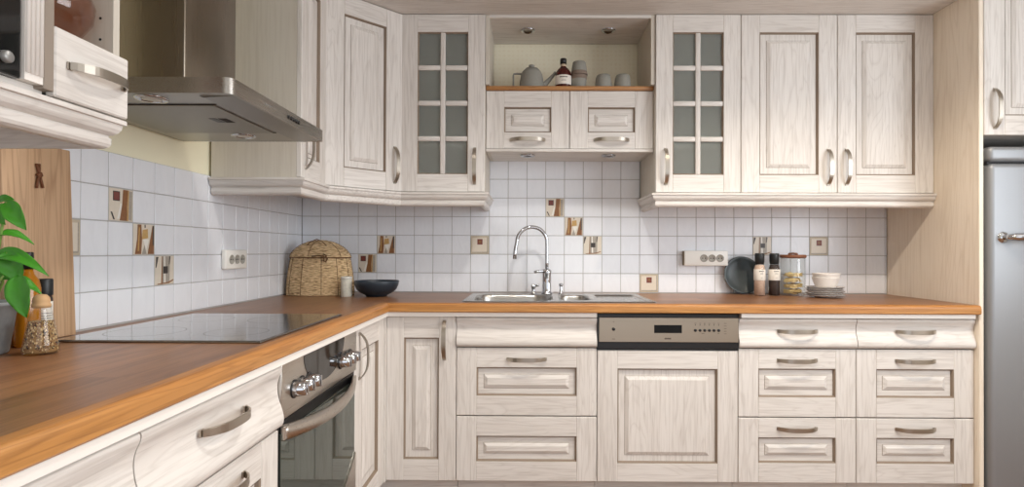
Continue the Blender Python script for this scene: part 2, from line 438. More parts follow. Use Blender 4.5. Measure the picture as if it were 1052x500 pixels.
for (k, r), kind in back_dec.items():
    decor_tile(bs, kind, T(.1+(k-1)*P+.0025, 0, Z0+r*P+.0025), DL[kind])
left_dec = {(1, 2): 'A', (2, 1): 'B', (3, 0): 'C', (-1, 1): 'D'}
YL = -1.46961
mb = MB()
mb.box(-.0078, -.002, -3.2, .0, .9, 1.4065, 1)
for k in range(-17, 15):
    y0 = YL+k*P; y1 = min(y0+P, -.001)
    if y1-y0 < .01: continue
    for r in range(-1, 4):
        if (k, r) in left_dec: continue
        z0 = Z0+r*P; j = random.uniform(-.0004, .0004)
        mb.box(-.006, j, y0+g, y1-g, z0+g, z0+P-g, 0, .0012, 1)
ls = struct('trim_2', mb, [M_TILE, M_GROUT])
tag(ls, 'white square tiles behind the hob', 'tiled splashback')
for (k, r), kind in left_dec.items():
    decor_tile(ls, kind, T(0, YL+k*P+.0025, Z0+r*P+.0025) @ RZ(PI/2), DL[kind])

# soffit board over the wall cabinets
struct('trim_3', MB().box(0, 3.098, -.64, .006, 2.2415, 2.262), M_OH)

# ------------------------------------------------------------------ joinery
def bevel_ring(mb, a, b, mat):
    """faces between two rectangles given as (x0,x1,z0,z1,y)"""
    def c(r): return [(r[0], r[4], r[2]), (r[1], r[4], r[2]), (r[1], r[4], r[3]), (r[0], r[4], r[3])]
    A, B = c(a), c(b)
    for i in range(4):
        j = (i+1) % 4
        f = mb.bm.faces.new([mb.bm.verts.new(p) for p in (A[i], A[j], B[j], B[i])])
        f.material_index = mat if not isinstance(mat, (list, tuple)) else mat[i]
def door_mesh(w, h, st=.085, rt=.083, rb=.083, panel_h=False, border=.035, t=.02, field=True):
    """five piece raised panel front. x 0..w, z 0..h, front at y=-t"""
    mb = MB(); gp = .0016; b = .0022
    x0, x1, z0, z1 = gp, w-gp, gp, h-gp
    mb.box(x0, x0+st, -t, 0, z0, z1, 0, b); mb.box(x1-st, x1, -t, 0, z0, z1, 0, b)
    mb.box(x0+st, x1-st, -t+.0004, 0, z0, z0+rb, 1, .0014); mb.box(x0+st, x1-st, -t+.0004, 0, z1-rt, z1, 1, .0014)
    ix0, ix1, iz0, iz1 = x0+st, x1-st, z0+rb, z1-rt
    R = lambda d, y: (ix0+d, ix1-d, iz0+d, iz1-d, y)
    pm = 1 if panel_h else 0
    # sticking: small moulded lip then a drop into the groove, coloured for glaze and shade
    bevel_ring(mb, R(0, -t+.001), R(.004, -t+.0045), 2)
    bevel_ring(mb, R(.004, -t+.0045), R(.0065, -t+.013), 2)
    bevel_ring(mb, R(.0065, -t+.013), R(border, -t+.0125), pm)
    bv = min(.016, (min(ix1-ix0, iz1-iz0)-2*border)*.28)
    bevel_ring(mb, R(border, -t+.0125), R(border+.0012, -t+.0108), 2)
    bevel_ring(mb, R(border+.0012, -t+.0108), R(border+bv, -t+.004), pm)
    r = R(border+bv, -t+.004)
    mb.quad([(r[0], r[4], r[2]), (r[1], r[4], r[2]), (r[1], r[4], r[3]), (r[0], r[4], r[3])], pm)
    return mb
DM = [M_OV, M_OH, M_GROOVE]
def ogee_mesh(w, h, t=.02):
    """curved top drawer front, profile in (y,z)"""
    pts = [(1.0, 0.004), (.96, .0115), (.88, .0105), (.80, .006), (.70, .003), (.58, .003), (.45, .006), (.32, .0115), (.20, .0155), (.10, .0155), (.04, .012), (0, .005)]
    # refine with catmull-rom
    def cr(p0, p1, p2, p3, u):
        return .5*((2*p1)+(-p0+p2)*u+(2*p0-5*p1+4*p2-p3)*u*u+(-p0+3*p1-3*p2+p3)*u**3)
    Q = []
    for i in range(len(pts)-1):
        p = [pts[max(i-1, 0)], pts[i], pts[i+1], pts[min(i+2, len(pts)-1)]]
        for k in range(4):
            u = k/4; Q.append((cr(*[a[0] for a in p], u), cr(*[a[1] for a in p], u)))
    Q.append(pts[-1])
    mb = MB(); gp = .0016
    line = [(-t+.006-o*1.25, gp+f*(h-2*gp)) for f, o in Q]
    t_ = bmesh.new(); A = [t_.verts.new((gp, y, z)) for y, z in line]; B = [t_.verts.new((w-gp, y, z)) for y, z in line]
    for i in range(len(line)-1):
        f = t_.faces.new((A[i], A[i+1], B[i+1], B[i])); f.smooth = True
    mb._merge(t_, 1)
    poly = [(0, h-gp)]+line+[(0, gp)]
    for x, rv in ((gp, False), (w-gp, True)):
        f = mb.bm.faces.new([mb.bm.verts.new((x, y, z)) for y, z in (poly[::-1] if rv else poly)]); f.material_index = 1
    mb.quad([(gp, 0, h-gp), (w-gp, 0, h-gp), (w-gp, line[0][0], h-gp), (gp, line[0][0], h-gp)], 1)
    mb.quad([(gp, line[-1][0], gp), (w-gp, line[-1][0], gp), (w-gp, 0, gp), (gp, 0, gp)], 1)
    mb.quad([(gp, 0, gp), (w-gp, 0, gp), (w-gp, 0, h-gp), (gp, 0, h-gp)], 1)
    return mb
def handle(parent, x, z, t=.02, L=.160, vertical=False, y=None, mat=None, rise=.028, wd=.0185):
    """arched flat bar pull with two end feet"""
    mb = MB(); n = 20; th = .0042
    tb = bmesh.new(); rings = []
    for i in range(n+1):
        u = -1+2*i/n
        yo = -rise*(1-abs(u)**3.2)-.003
        xx = u*L/2
        du = 1e-3; d = Vector((L/2*du, -rise*(-(3.2*abs(u)**2.2*(1 if u > 0 else -1)))*du))
        nrm = Vector((-d.y, d.x)).normalized()
        if nrm.y > 0: nrm = -nrm
        hw = wd/2*(1-.22*abs(u)**3)
        a = Vector((xx, yo)); b = a+nrm*th
        rings.append([tb.verts.new((a.x, a.y, -hw)), tb.verts.new((a.x, a.y, hw)), tb.verts.new((b.x, b.y, hw)), tb.verts.new((b.x, b.y, -hw))])
    for A, B in zip(rings, rings[1:]):
        for k in range(4):
            f = tb.faces.new((A[k], A[(k+1) % 4], B[(k+1) % 4], B[k])); f.smooth = True
    tb.faces.new(rings[0]); tb.faces.new(rings[-1][::-1])
    bmesh.ops.recalc_face_normals(tb, faces=tb.faces)
    for e in tb.edges:
        if len(e.link_faces) == 2 and e.calc_face_angle(0) > .8: e.smooth = False
    sharp = [e for e in tb.edges if not e.smooth]
    bmesh.ops.bevel(tb, geom=sharp, offset=.0009, segments=2, affect='EDGES')
    for f in tb.faces: f.smooth = False
    mb._merge(tb, 0, False)
    for s in (-1, 1):
        mb.box(s*L/2-.006, s*L/2+.006, -.004, 0, -wd/2*.8, wd/2*.8, 0, .001)
    M = T(x, -t if y is None else y, z)
    if vertical: M = M @ RY(PI/2)
    return mb.build('handle', mat or M_NICK, parent, M)

def carcass(parent, w, d, z0, z1, mats=None, shelf=(), name='carcass', open_top=True, front=0.0):
    """open cabinet box, local: x 0..w, y 0..d behind the fronts"""
    mb = MB(); p = .016
    mb.box(.0005, p, front, d, z0, z1, 0); mb.box(w-p, w-.0005, front, d, z0, z1, 0)
    mb.box(p, w-p, front, d, z0, z0+p, 1)
    if not open_top: mb.box(p, w-p, front, d, z1-p, z1, 1)
    mb.box(p, w-p, d-.006, d, z0+p, z1-(0 if open_top else p), 0)
    for s in shelf: mb.box(p, w-p, front+.02, d-.006, s, s+p, 1)
    return mb.build(name, mats or [M_SIDE, M_OH], parent)

ZB, ZT = .145, .846
FY = -.58          # face plane of the base fronts
def base_unit(label, x, w, group=None, left=False, name='base_cabinet'):
    if left: return thing(name, label, 'cabinet', (.576, x, 0), PI/2, group)
    return thing(name, label, 'cabinet', (x, -.56, 0), 0, group)
def put_front(parent, kind, w, z0, z1, hz=None, hx=None, vertical=False, panel_h=False, L=.160, **k):
    if kind == 'ogee':
        o = ogee_mesh(w, z1-z0).build('drawer', DM, parent, T(0, 0, z0))
        if hz is not None: handle(o, w/2 if hx is None else hx, hz-z0, y=-.022, L=L)
    else:
        o = door_mesh(w, z1-z0, panel_h=panel_h, border=.03 if panel_h else .035, **k).build('door' if kind == 'door' else 'drawer', DM, parent, T(0, 0, z0))
        if hz is not None: handle(o, w/2 if hx is None else hx, hz-z0, vertical=vertical, L=L)
    return o
def plinth(parent, w, d=.05, x0=.001, x1=0):
    MB().box(x0, w-.001+x1, d, d+.016, .002, ZB-.002, 0).build('plinth', M_OH, parent)

# --- back run base cabinets
u = base_unit('narrow whitewashed base cabinet with upright handle in the corner beside the sink drawers', .6, .3)
carcass(u, .3, .54, ZB, ZT); plinth(u, .3, x0=-.056)
MB().box(-.026, .0012, -.0395, -.002, ZB, ZT, 0).build('corner_filler', M_OV, u)
put_front(u, 'door', .3, ZB, ZT, hz=.745, hx=.249, vertical=True, st=.074, rt=.09, rb=.09)
u = base_unit('wide two-drawer base cabinet with plain curved top front under the sink', .9, .6)
carcass(u, .6, .54, ZB, ZT); plinth(u, .6)
put_front(u, 'ogee', .6, .716, ZT)
put_front(u, 'drawer', .6, .424, .714, hz=.666, panel_h=True, rt=.083, rb=.083)
put_front(u, 'drawer', .6, ZB, .422, panel_h=True, rt=.083, rb=.083)
def three_drawer(x, label):
    u = base_unit(label, x, .5)
    carcass(u, .5, .54, ZB, ZT); plinth(u, .5)
    put_front(u, 'ogee', .5, .716, ZT, hz=.79)
    put_front(u, 'drawer', .5, .424, .714, hz=.666, panel_h=True)
    put_front(u, 'drawer', .5, ZB, .422, hz=.377, panel_h=True)
    return u
three_drawer(2.1, 'three-drawer whitewashed base cabinet beside the dishwasher')
three_drawer(2.6, 'three-drawer whitewashed base cabinet beside the tall end panel')

# --- dishwasher behind a matching front
u = thing('dishwasher', 'built-in dishwasher with steel control strip above a whitewashed panelled door', 'dishwasher', (1.5, -.56, 0))
mb = MB(); mb.box(.006, .594, .003, .53, ZB, .845, 0); mb.build('body', M_BLACK, u); plinth(u, .6)
d = door_mesh(.6, .706-ZB, st=.086, rt=.078, rb=.078, border=.032).build('door', DM, u, T(0, 0, ZB))
mb = MB()
mb.box(.0, .6, -.028, .003, .716, .862, 0, .002)
mb.box(.0, .6, -.020, .003, .708, .716, 0)
cp_ = mb.build('control_panel', M_BLACK, u)
MB().box(.007, .597, -.033, -.0278, .742, .846, 0, .0015).build('steel_fascia', brushed('dishwasher_steel', rgb(168, 156, 140), .36), cp_)
MB().box(.240, .357, -.0340, -.0325, .781, .815, 0, .0005).build('display', flat('display_black', rgb(12, 12, 12), .45, spec=.2), cp_)
bt = MB().lathe([(0, .004), (.0055, .004), (.007, .003), (.007, 0)], 20, M=RX(PI/2)).build('button', M_BLACK, cp_, T(.068, -.033, .797))
for i in range(6):
    MB().lathe([(0, .004), (.0048, .004), (.006, .003), (.006, 0)], 18, M=RX(PI/2)).build('button', M_BLACK, cp_, T(.414+i*.0197, -.033, .793))
mb = MB()
for i in range(6):
    x = .414+i*.0197
    mb.box(x-.0012, x+.0012, -.0333, -.0328, .813, .819 + (.002 if i == 2 else 0), 0)
    mb.box(x-.004, x+.004, -.0333, -.0328, .822, .8235, 0)
for i in range(5): mb.box(.535, .546, -.0333, -.0328, .778+i*.011, .7795+i*.011, 0)
mb.box(.44, .452, -.0333, -.0328, .779, .7805, 0); mb.box(.508, .516, -.0333, -.0328, .779, .7805, 0)
mb.box(.062, .074, -.0333, -.0328, .754, .756, 0); mb.box(.066, .071, -.0333, -.0328, .827, .829, 0)
for i in range(6): mb.box(.284+i*.0047, .2877+i*.0047, -.0333, -.0328, .7545, .761, 0)   # the maker's small dark word, unreadable here
mb.build('printed_lettering', flat('printed_marks', rgb(66, 56, 48), .6), cp_)

# --- left run base cabinets (local x runs away from the camera)
u = base_unit('narrow whitewashed door cabinet between the oven and the corner', -1.0, .4, left=True)
carcass(u, .398, .54, ZB, ZT); plinth(u, .4, x1=.07)
put_front(u, 'door', .40, ZB, ZT, hz=.745, hx=.05, vertical=True, st=.085)
u = base_unit('whitewashed drawer cabinet beside the oven under the left worktop', -2.1, .5, left=True)
carcass(u, .5, .54, ZB, ZT); plinth(u, .5)
put_front(u, 'ogee', .5, .69, ZT, hz=.785)
put_front(u, 'drawer', .5, .42, .688, hz=.645, panel_h=True)
put_front(u, 'drawer', .5, ZB, .418, hz=.377, panel_h=True)
u = base_unit('whitewashed base cabinet nearest the camera, only its curved top front in view', -2.7, .6, left=True)
carcass(u, .6, .54, ZB, ZT); plinth(u, .6)
put_front(u, 'ogee', .6, .69, ZT, hz=.785)
put_front(u, 'drawer', .6, .42, .688, hz=.645, panel_h=True)
put_front(u, 'drawer', .6, ZB, .418, hz=.377, panel_h=True)

# --- oven
u = thing('oven', 'built-in steel and black glass oven with six knobs under the hob', 'oven', (.576, -1.6, 0), PI/2)
mb = MB(); mb.box(.004, .596, .0, .53, ZB, .845, 0); mb.build('body', M_BLACK, u); plinth(u, .6)
mb = MB(); mb.box(.002, .598, -.026, 0, .706, .845, 0, .003, 2); pn = mb.build('control_panel', M_STEEL, u)
# dark arched window in the panel: arc sagging from the top edge
pts = [(.3+.165*math.cos(a), .842+.098*math.sin(a)) for a in [PI+i*PI/24 for i in range(25)]]
MB().prism(pts, -.0275, -.0255, 'y', 0).build('display', M_BLKGLASS, pn)
kn = None
for i, x in enumerate((.075, .122, .169, .431, .478, .525)):
    mb = MB().lathe([(0, .034), (.012, .034), (.0165, .031), (.0185, .012), (.0205, .004), (.0205, 0)], 28, M=RX(PI/2))
    mb.box(-.0035, .0035, -.0375, -.03, -.015, .015, 0, .001)
    k = mb.build('knob', M_CHROME, pn, T(x, -.026, .768 if True else .75))
    MB().lathe([(.024, .0), (.024, .003), (.0205, .004), (.0205, 0)], 28, M=RX(PI/2)).build('knob_ring', M_BLACK, k)
mb = MB(); mb.box(.003, .597, -.018, 0, .155, .700, 0, .002); od = mb.build('door', M_BLACK, u)
mb = MB(); mb.box(.008, .592, -.0225, -.0175, .165, .672, 0, .001); mb.build('glass_pane', M_OVENGLASS, od)
# lower trim: steel plate whose top edge dips in the middle
pts = [(.005, .158), (.595, .158)]+[(.595-.59*i/24, .30+.12*((2*i/24-1)**2)) for i in range(25)]
MB().prism(pts, -.027, -.021, 'y', 0).build('lower_trim', M_STEEL, od)
# bowed handle bar across the top of the door
tb = MB(); n = 28; rings = []
t_ = bmesh.new()
for i in range(n+1):
    uu = -1+2*i/n; x = .3+uu*.285; yo = -.024-.045*(1-abs(uu)**2.2); zz = .672-.012*(1-uu*uu)
    hh = .019
    rings.append([t_.verts.new((x, yo+.010, zz-hh)), t_.verts.new((x, yo+.010, zz+hh)), t_.verts.new((x, yo+.004, zz+hh+.001)), t_.verts.new((x, yo-.004, zz+hh*.45)), t_.verts.new((x, yo-.004, zz-hh*.45)), t_.verts.new((x, yo+.004, zz-hh-.001))])
for A, B in zip(rings, rings[1:]):
    for k in range(6):
        f = t_.faces.new((A[k], A[(k+1) % 6], B[(k+1) % 6], B[k])); f.smooth = True
t_.faces.new(rings[0]); t_.faces.new(rings[-1][::-1]); bmesh.ops.recalc_face_normals(t_, faces=t_.faces)
tb._merge(t_, 0, True)
tb.box(.012, .03, -.03, -.018, .655, .69, 0, .002); tb.box(.57, .588, -.03, -.018, .655, .69, 0, .002)
tb.build('handle', M_STEEL, od)

# --- worktop, one continuous L
wt = thing('worktop', 'reddish-brown wooden worktop running round the corner with honey-coloured front edge', 'worktop', (0, 0, 0))
WB, WT = .867, .905
SX0, SX1, SY0, SY1 = .945, 1.735, -.535, -.115
mb = MB()
e = .586
mb.box(.0005, e, -3.0, -.0008, WB, WT, 1)
mb.box(e, SX0, -e, -.0008, WB, WT, 0); mb.box(SX1, 3.0985, -e, -.0008, WB, WT, 0)
mb.box(SX0, SX1, -e, SY0, WB, WT, 0); mb.box(SX0, SX1, SY1, -.0008, WB, WT, 0)
mb.build('slab', [M_TOP_X, M_TOP_Y], wt)
r_ = .014
prof = [(0, WB), (.034-.004, WB), (.034, WB+.004)]+[(.034-r_+r_*math.cos(a), WT-r_+r_*math.sin(a)) for a in [i*PI/2/6 for i in range(7)]]+[(0, WT)]
lip = MB()
lip.sweep([(e, -3.0), (e, -e)], prof, 1); lip.sweep([(e, -e), (3.0985, -e)], prof, 0)
# mitre the inner corner by moving the shared ends outwards is not needed: close it with a sweep through the corner
lip.bm.free(); lip = MB()
def lip_path(pts, mat):
    lip.sweep(pts, prof, mat)
# right of travel is the room side: go along +Y for the left run it is +X, then along +X it is -Y
t_ = MB(); t_.sweep([(e, -3.0), (e, -e), (3.0985, -e)], prof, 0, smooth=False)
t_.bm.normal_update()
for f in t_.bm.faces:
    c = f.calc_center_median()
    f.material_index = 1 if c.y < -.75 else 0
t_.build('front_edge', [M_LIP_X, M_LIP_Y], wt)
BP = [(0, .848), (.026, .848), (.026, WB-.0005), (0, WB-.0005)]
MB().sweep([(.587, -3.0), (.587, -.58), (1.496, -.58)], BP, 0).build('pale_batten', M_STRIP, wt)
MB().sweep([(2.104, -.58), (3.085, -.58)], BP, 0).build('pale_batten', M_STRIP, wt)

# --- hob
u = thing('ceramic_hob', 'flat black ceramic hob with thin metal edge set in the left worktop', 'hob', (.32, -1.36, WT))
mb = MB(); mb.box(-.254, .254, -.288, .288, 0.0002, .0045, 0, .0015)
mb.build('frame', flat('hob_rim_steel', rgb(150, 146, 140), .3, 1), u)
mb = MB(); mb.box(-.2495, .2495, -.2835, .2835, .0035, .0055, 0, .0006); gl = mb.build('glass_top', M_HOB, u)
mb = MB()
for x, y, r in ((-.12, -.14, .09), (.12, -.14, .075), (-.12, .14, .075), (.12, .14, .1)):
    mb.lathe([(r, .0055), (r+.0015, .00565), (r+.003, .0055)], 48, (x, y, 0))
mb.build('zone_rings', flat('zone_print', rgb(62, 62, 62), .14, .3), gl)

# --- sink
def sdf_rr(x, y, cx, cy, hx, hy, r):
    qx, qy = abs(x-cx)-hx+r, abs(y-cy)-hy+r
    return math.hypot(max(qx, 0), max(qy, 0))+min(max(qx, qy), 0)-r
def sstep(a, b, x):
    t = max(0, min(1, (x-a)/(b-a))); return t*t*(3-2*t)
u = thing('kitchen_sink', 'stainless steel inset sink with two bowls and drainer', 'sink', (0, 0, WT))
mb = MB(); x0, x1, y0, y1 = .915, 1.765, -.562, -.085
nx, ny = 210, 118; V = []
bm = mb.bm
for j in range(ny+1):
    row = []
    for i in range(nx+1):
        x = x0+(x1-x0)*i/nx; y = y0+(y1-y0)*j/ny
        o = sdf_rr(x, y, (x0+x1)/2, (y0+y1)/2, (x1-x0)/2, (y1-y0)/2, .03)
        z = .0045*sstep(-.001, -.007, o)-.0015*sstep(-.012, -.02, o)+.0003
        z -= .155*sstep(.0, -.035, sdf_rr(x, y, 1.135, -.335, .185, .185, .09))
        z -= .115*sstep(.0, -.03, sdf_rr(x, y, 1.425, -.335, .075, .15, .06))
        dr = sdf_rr(x, y, 1.635, -.325, .105, .19, .02)
        z -= .010*sstep(0, -.01, dr)
        if dr < -.02: z += .003*(.5+.5*math.cos((x-1.635)*2*PI/.026))*sstep(-.02, -.035, dr)
        row.append(bm.verts.new((x, y, z)))
    V.append(row)
for j in range(ny):
    for i in range(nx):
        f = bm.faces.new((V[j][i], V[j][i+1], V[j+1][i+1], V[j+1][i])); f.smooth = True
sb = mb.build('basin', M_SINK, u)
for x, z in ((1.135, -.1543), (1.425, -.1143)):
    MB().lathe([(0, .001), (.02, .001), (.028, .004), (.034, .003), (.036, .0)], 28, (x, -.335, z)).build('drain', M_CHROME, u)

# --- tap and the two small fittings on the sink rim
TX, TY, TZ = 1.300, -.125, WT+.0035
u = thing('kitchen_tap', 'tall chrome swan-neck mixer tap behind the sink', 'tap', (TX, TY, TZ))
MB().lathe([(0, 0), (.029, 0), (.029, .006), (.025, .010), (.0225, .016), (.0225, .10), (.024, .105), (.024, .118), (.018, .126), (0, .126)], 32).build('body', M_CHROME, u)
pts = [(0, 0, .118), (0, 0, .16), (0, 0, .20), (0, 0, .24)]
R_ = .077
sw = Vector((-.985, -.17, 0)).normalized()
for i in range(1, 21):
    a = PI*i/20
    q = sw*(R_-R_*math.cos(a)); pts.append((q.x, q.y, .262+R_*math.sin(a)))
q = sw*(2*R_+.006); pts.append((q.x, q.y, .235)); q = sw*(2*R_+.010); pts.append((q.x, q.y, .205)); pts.append((q.x*1.01, q.y, .178))
MB().tube(pts, [.0095]*(len(pts)-2)+[.0105, .0105], 14).build('spout', M_CHROME, u)
MB().tube([(0, -.004, .110), (-.018, -.02, .118), (-.045, -.035, .117), (-.065, -.042, .112)], [.009, .008, .007, .006], 12, sx=1.4).build('lever', M_CHROME, u)
u = thing('rim_valve', 'small chrome stop valve with side stub, standing beside the tap', 'valve', (1.232, -.125, TZ))
MB().lathe([(0, 0), (.017, 0), (.017, .004), (.010, .008), (.009, .03), (.012, .034), (.012, .046), (.008, .05), (0, .05)], 24).build('body', M_CHROME, u)
MB().tube([(.0, 0, .04), (.022, -.004, .044), (.03, -.005, .044)], [.006, .006, .007], 10).build('stub_lever', M_CHROME, u)
u = thing('drain_knob', 'slim chrome pull knob on the sink rim beside the tap', 'knob', (1.372, -.125, TZ))
MB().lathe([(0, 0), (.016, 0), (.016, .003), (.010, .007), (.0075, .02), (.0065, .038)], 24).build('stem', M_CHROME, u)
MB().lathe([(.0065, .038), (.011, .044), (.012, .05), (.010, .054), (0, .055)], 24).build('cap', M_CHROME, u)

# ------------------------------------------------------------------ wall cabinets
UY, UZ0, UZ1 = -.345, 1.402, 2.24
def wall_unit(label, x, w, name='wall_cabinet'):
    return thing(name, label, 'cabinet', (x, UY+.02, 0))
def muntin_door(w, h, st=.08):
    mb = MB(); t = .02; gp = .0016; rt, rb = .083, .083
    x0, x1, z0, z1 = gp, w-gp, gp, h-gp
    mb.box(x0, x0+st, -t, 0, z0, z1, 0, .0022); mb.box(x1-st, x1, -t, 0, z0, z1, 0, .0022)
    mb.box(x0+st, x1-st, -t+.0004, 0, z0, z0+rb, 1, .0014); mb.box(x0+st, x1-st, -t+.0004, 0, z1-rt, z1, 1, .0014)
    ix0, ix1, iz0, iz1 = x0+st, x1-st, z0+rb, z1-rt
    R = lambda d, y: (ix0+d, ix1-d, iz0+d, iz1-d, y)
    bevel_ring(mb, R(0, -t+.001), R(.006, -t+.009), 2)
    cx = (ix0+ix1)/2
    mb.box(cx-.012, cx+.012, -t+.003, -.006, iz0, iz1, 0, .004, 2)
    for i in (1, 2, 3):
        z = iz0+(iz1-iz0)*i/4
        mb.box(ix0, cx-.0118, -t+.003, -.006, z-.012, z+.012, 1, .004, 2); mb.box(cx+.0118, ix1, -t+.003, -.006, z-.012, z+.012, 1, .004, 2)
    return mb, (ix0, ix1, iz0, iz1)
def glass_unit(x, label, hx):
    u = wall_unit(label, x, .4)
    carcass(u, .4, .322, UZ0, UZ1, open_top=False, shelf=(1.62, 1.99))
    mb, r = muntin_door(.4, UZ1-UZ0)
    d = mb.build('door', DM, u, T(0, 0, UZ0))
    handle(d, hx, .122, vertical=True, L=.162)
    MB().box(r[0]-.008, r[1]+.008, -.0065, -.002, r[2]-.008, r[3]+.008, 0).build('glass_pane', M_FROST, d)
    return u
glass_unit(.6, 'frosted-glass wall cabinet with grid bars beside the diagonal corner cabinet', .352)
glass_unit(1.8, 'frosted-glass wall cabinet with grid bars beside the two plain doors', .048)
u = wall_unit('wide wall cabinet with two whitewashed raised-panel doors', 2.2, .9)
carcass(u, .9, .322, UZ0, UZ1, open_top=False)
for i in (0, 1):
    d = door_mesh(.45, UZ1-UZ0, st=.086).build('door', DM, u, T(.45*i, 0, UZ0))
    handle(d, .408 if i == 0 else .042, .122, vertical=True, L=.162)
# diagonal corner unit
u = thing('corner_wall_cabinet', 'diagonal corner wall cabinet with one large whitewashed door', 'cabinet', (0, 0, 0))
mb = MB()
poly = [(.002, -.5995), (.325, -.5995), (.5995, -.325), (.5995, -.002), (.002, -.002)]
for za, zb in ((UZ0, UZ0+.016), (UZ1-.016, UZ1)): mb.prism(poly, za, zb, 'z', 1)
for a, b in zip(poly, poly[1:]+poly[:1]):
    if a == (.325, -.5995): continue
    va, vb = Vector(a), Vector(b); d = (vb-va).normalized(); n = Vector((-d.y, d.x))*.016
    mb.prism([tuple(va), tuple(vb), tuple(vb+n), tuple(va+n)], UZ0+.016, UZ1-.016, 'z', 0)
mb.build('carcass', [M_SIDE, M_OH], u)
wd = math.hypot(.275, .275)
ww = wd-.004
d = door_mesh(ww, UZ1-UZ0, st=.088).build('door', DM, u, T(.325+.0014, -.5995+.0014, UZ0) @ RZ(PI/4))
handle(d, ww-.043, .122, vertical=True, L=.162)
# narrow unit on the left wall beside the hood
u = thing('wall_cabinet', 'narrow wall cabinet between the cooker hood and the diagonal corner door', 'cabinet', (.325, -.86, 0), PI/2)
carcass(u, .258, .322, UZ0, UZ1, open_top=False)
d = door_mesh(.258, UZ1-UZ0, st=.066, border=.022).build('door', DM, u, T(0, 0, UZ0))
handle(d, .040, .122, vertical=True, L=.162)
# middle unit: open niche over two small fronts
u = thing('open_shelf_cabinet', 'middle wall unit with open lit niche above two small panelled fronts', 'cabinet', (1.0, -.28, 0))
mb = MB()
mb.box(.001, .019, -.055, .278, 1.912, UZ1, 0); mb.box(.781, .799, -.055, .278, 1.912, UZ1, 0)
mb.box(.001, .019, 0, .278, 1.602, 1.893, 0); mb.box(.781, .799, 0, .278, 1.602, 1.893, 0)
mb.box(.019, .781, -.055, .278, UZ1-.014, UZ1, 1)
mb.box(.019, .781, 0, .278, 1.602, 1.614, 1)
mb.box(.019, .781, .27, .278, 1.614, 1.893, 0)
mb.build('carcass', [M_SIDE, M_OH], u)
MB().box(.001, .799, -.03, -.0, 1.598, 1.613, 0, .003, 2).build('lower_rail', M_OH, u)
MB().box(.0012, .7988, -.032, .278, 1.8935, 1.912, 0, .003, 2).build('shelf_board', M_SHELF, u)
for i in (0, 1):
    d = door_mesh(.4, 1.893-1.614, st=.086, rt=.078, rb=.078, panel_h=True, border=.033).build('drawer', DM, u, T(.4*i, 0, 1.614))
    handle(d, .2, .043, L=.160)

# recessed chrome spots
def spot(x, y, z, label):
    s = thing('recessed_spotlight', label, 'spotlight', (x, y, z))
    MB().lathe([(.022, 0.0), (.034, 0.0), (.037, -.003), (.034, -.007), (.026, -.009), (.022, -.005)], 36).build('rim', M_CHROME, s)
    MB().lathe([(0, -.0035), (.022, -.0035), (.022, -.0005), (0, -.0005)], 36).build('lens', flat('spot_lens', rgb(170, 166, 158), .2), s)
    return s
NZ = UZ1-.014
spot(1.2, -.19, NZ, 'chrome recessed spotlight in the niche ceiling, above the teapot')
spot(1.6, -.19, NZ, 'chrome recessed spotlight in the niche ceiling, above the overturned cups')
spot(1.2, -.2, 1.602, 'chrome recessed spotlight under the left small front, above the sink')
spot(1.6, -.2, 1.602, 'chrome recessed spotlight under the right small front, beside the glass cabinet')

# light rails under the cabinets
RP = [(0, 1.3995), (.019, 1.3995), (.020, 1.3985), (.020, 1.390), (.0145, 1.3885), (.0145, 1.385), (.013, 1.378), (.009, 1.371), (.003, 1.366), (-.002, 1.364), (-.002, 1.360), (.001, 1.359), (.001, 1.346), (-.002, 1.340), (-.008, 1.336), (-.014, 1.335), (-.022, 1.335), (-.022, 1.3995)]
o = MB().sweep([(.003, -.86), (.345, -.86), (.345, -.604), (.604, -.345), (1.0, -.345), (1.0, -.003)], RP, 0).build('light_rail', M_OH); run_grain(o)
tag(o, 'moulded pale rail under the corner wall cabinets', 'moulding')
o = MB().sweep([(1.8, -.003), (1.8, -.345), (3.0985, -.345)], RP, 0).build('light_rail', M_OH); run_grain(o)
tag(o, 'moulded pale rail under the two plain doors and their glass neighbour', 'moulding')

# ------------------------------------------------------------------ near left wall unit with drawer, niche and microwave
u = thing('wall_cabinet', 'wall cabinet at top left with small drawer, open niche and microwave bay', 'cabinet', (0, 0, 0))
mb = MB()
mb.box(.0, .325, -1.792, -1.774, 1.40, 2.44, 0)            # far side panel
mb.box(.0, .3, -1.976, -1.960, 1.40, 2.44, 0)            # panel beside microwave bay
mb.box(.0, .325, -2.62, -2.602, 1.40, 2.44, 0)
mb.box(0, .325, -2.602, -1.964, 1.40, 1.416, 1); mb.box(0, .325, -1.948, -1.792, 1.40, 1.41, 1)
mb.box(0, .32, -1.948, -1.792, 1.532, 1.542, 1)
mb.box(0, .325, -2.602, -1.964, 1.80, 1.818, 1)
mb.box(.0, .012, -2.602, -1.792, 1.416, 2.44, 0)
mb.build('carcass', [M_SIDE, M_OY], u)
for k in range(14):
    mb = MB(); mb.lathe([(0, .0), (.0028, .0), (.0028, .0006), (0, .0006)], 12, M=T(.298, -1.7925, 1.57+.045*k) @ RX(PI/2), smooth=False)
    mb.build('shelf_pin_hole', M_DARK, u)
mb = MB(); mb.box(0, .186, -.02, -.0005, 0, .128, 1, .003); dr = mb.build('drawer', DM, u, T(.3255, -1.960, 1.404) @ RZ(PI/2))
mb = MB(); mb.box(.012, .172, 0, .3, .008, .118, 0); mb.build('drawer_box', M_SIDE, dr)
handle(dr, .100, .064, L=.140)
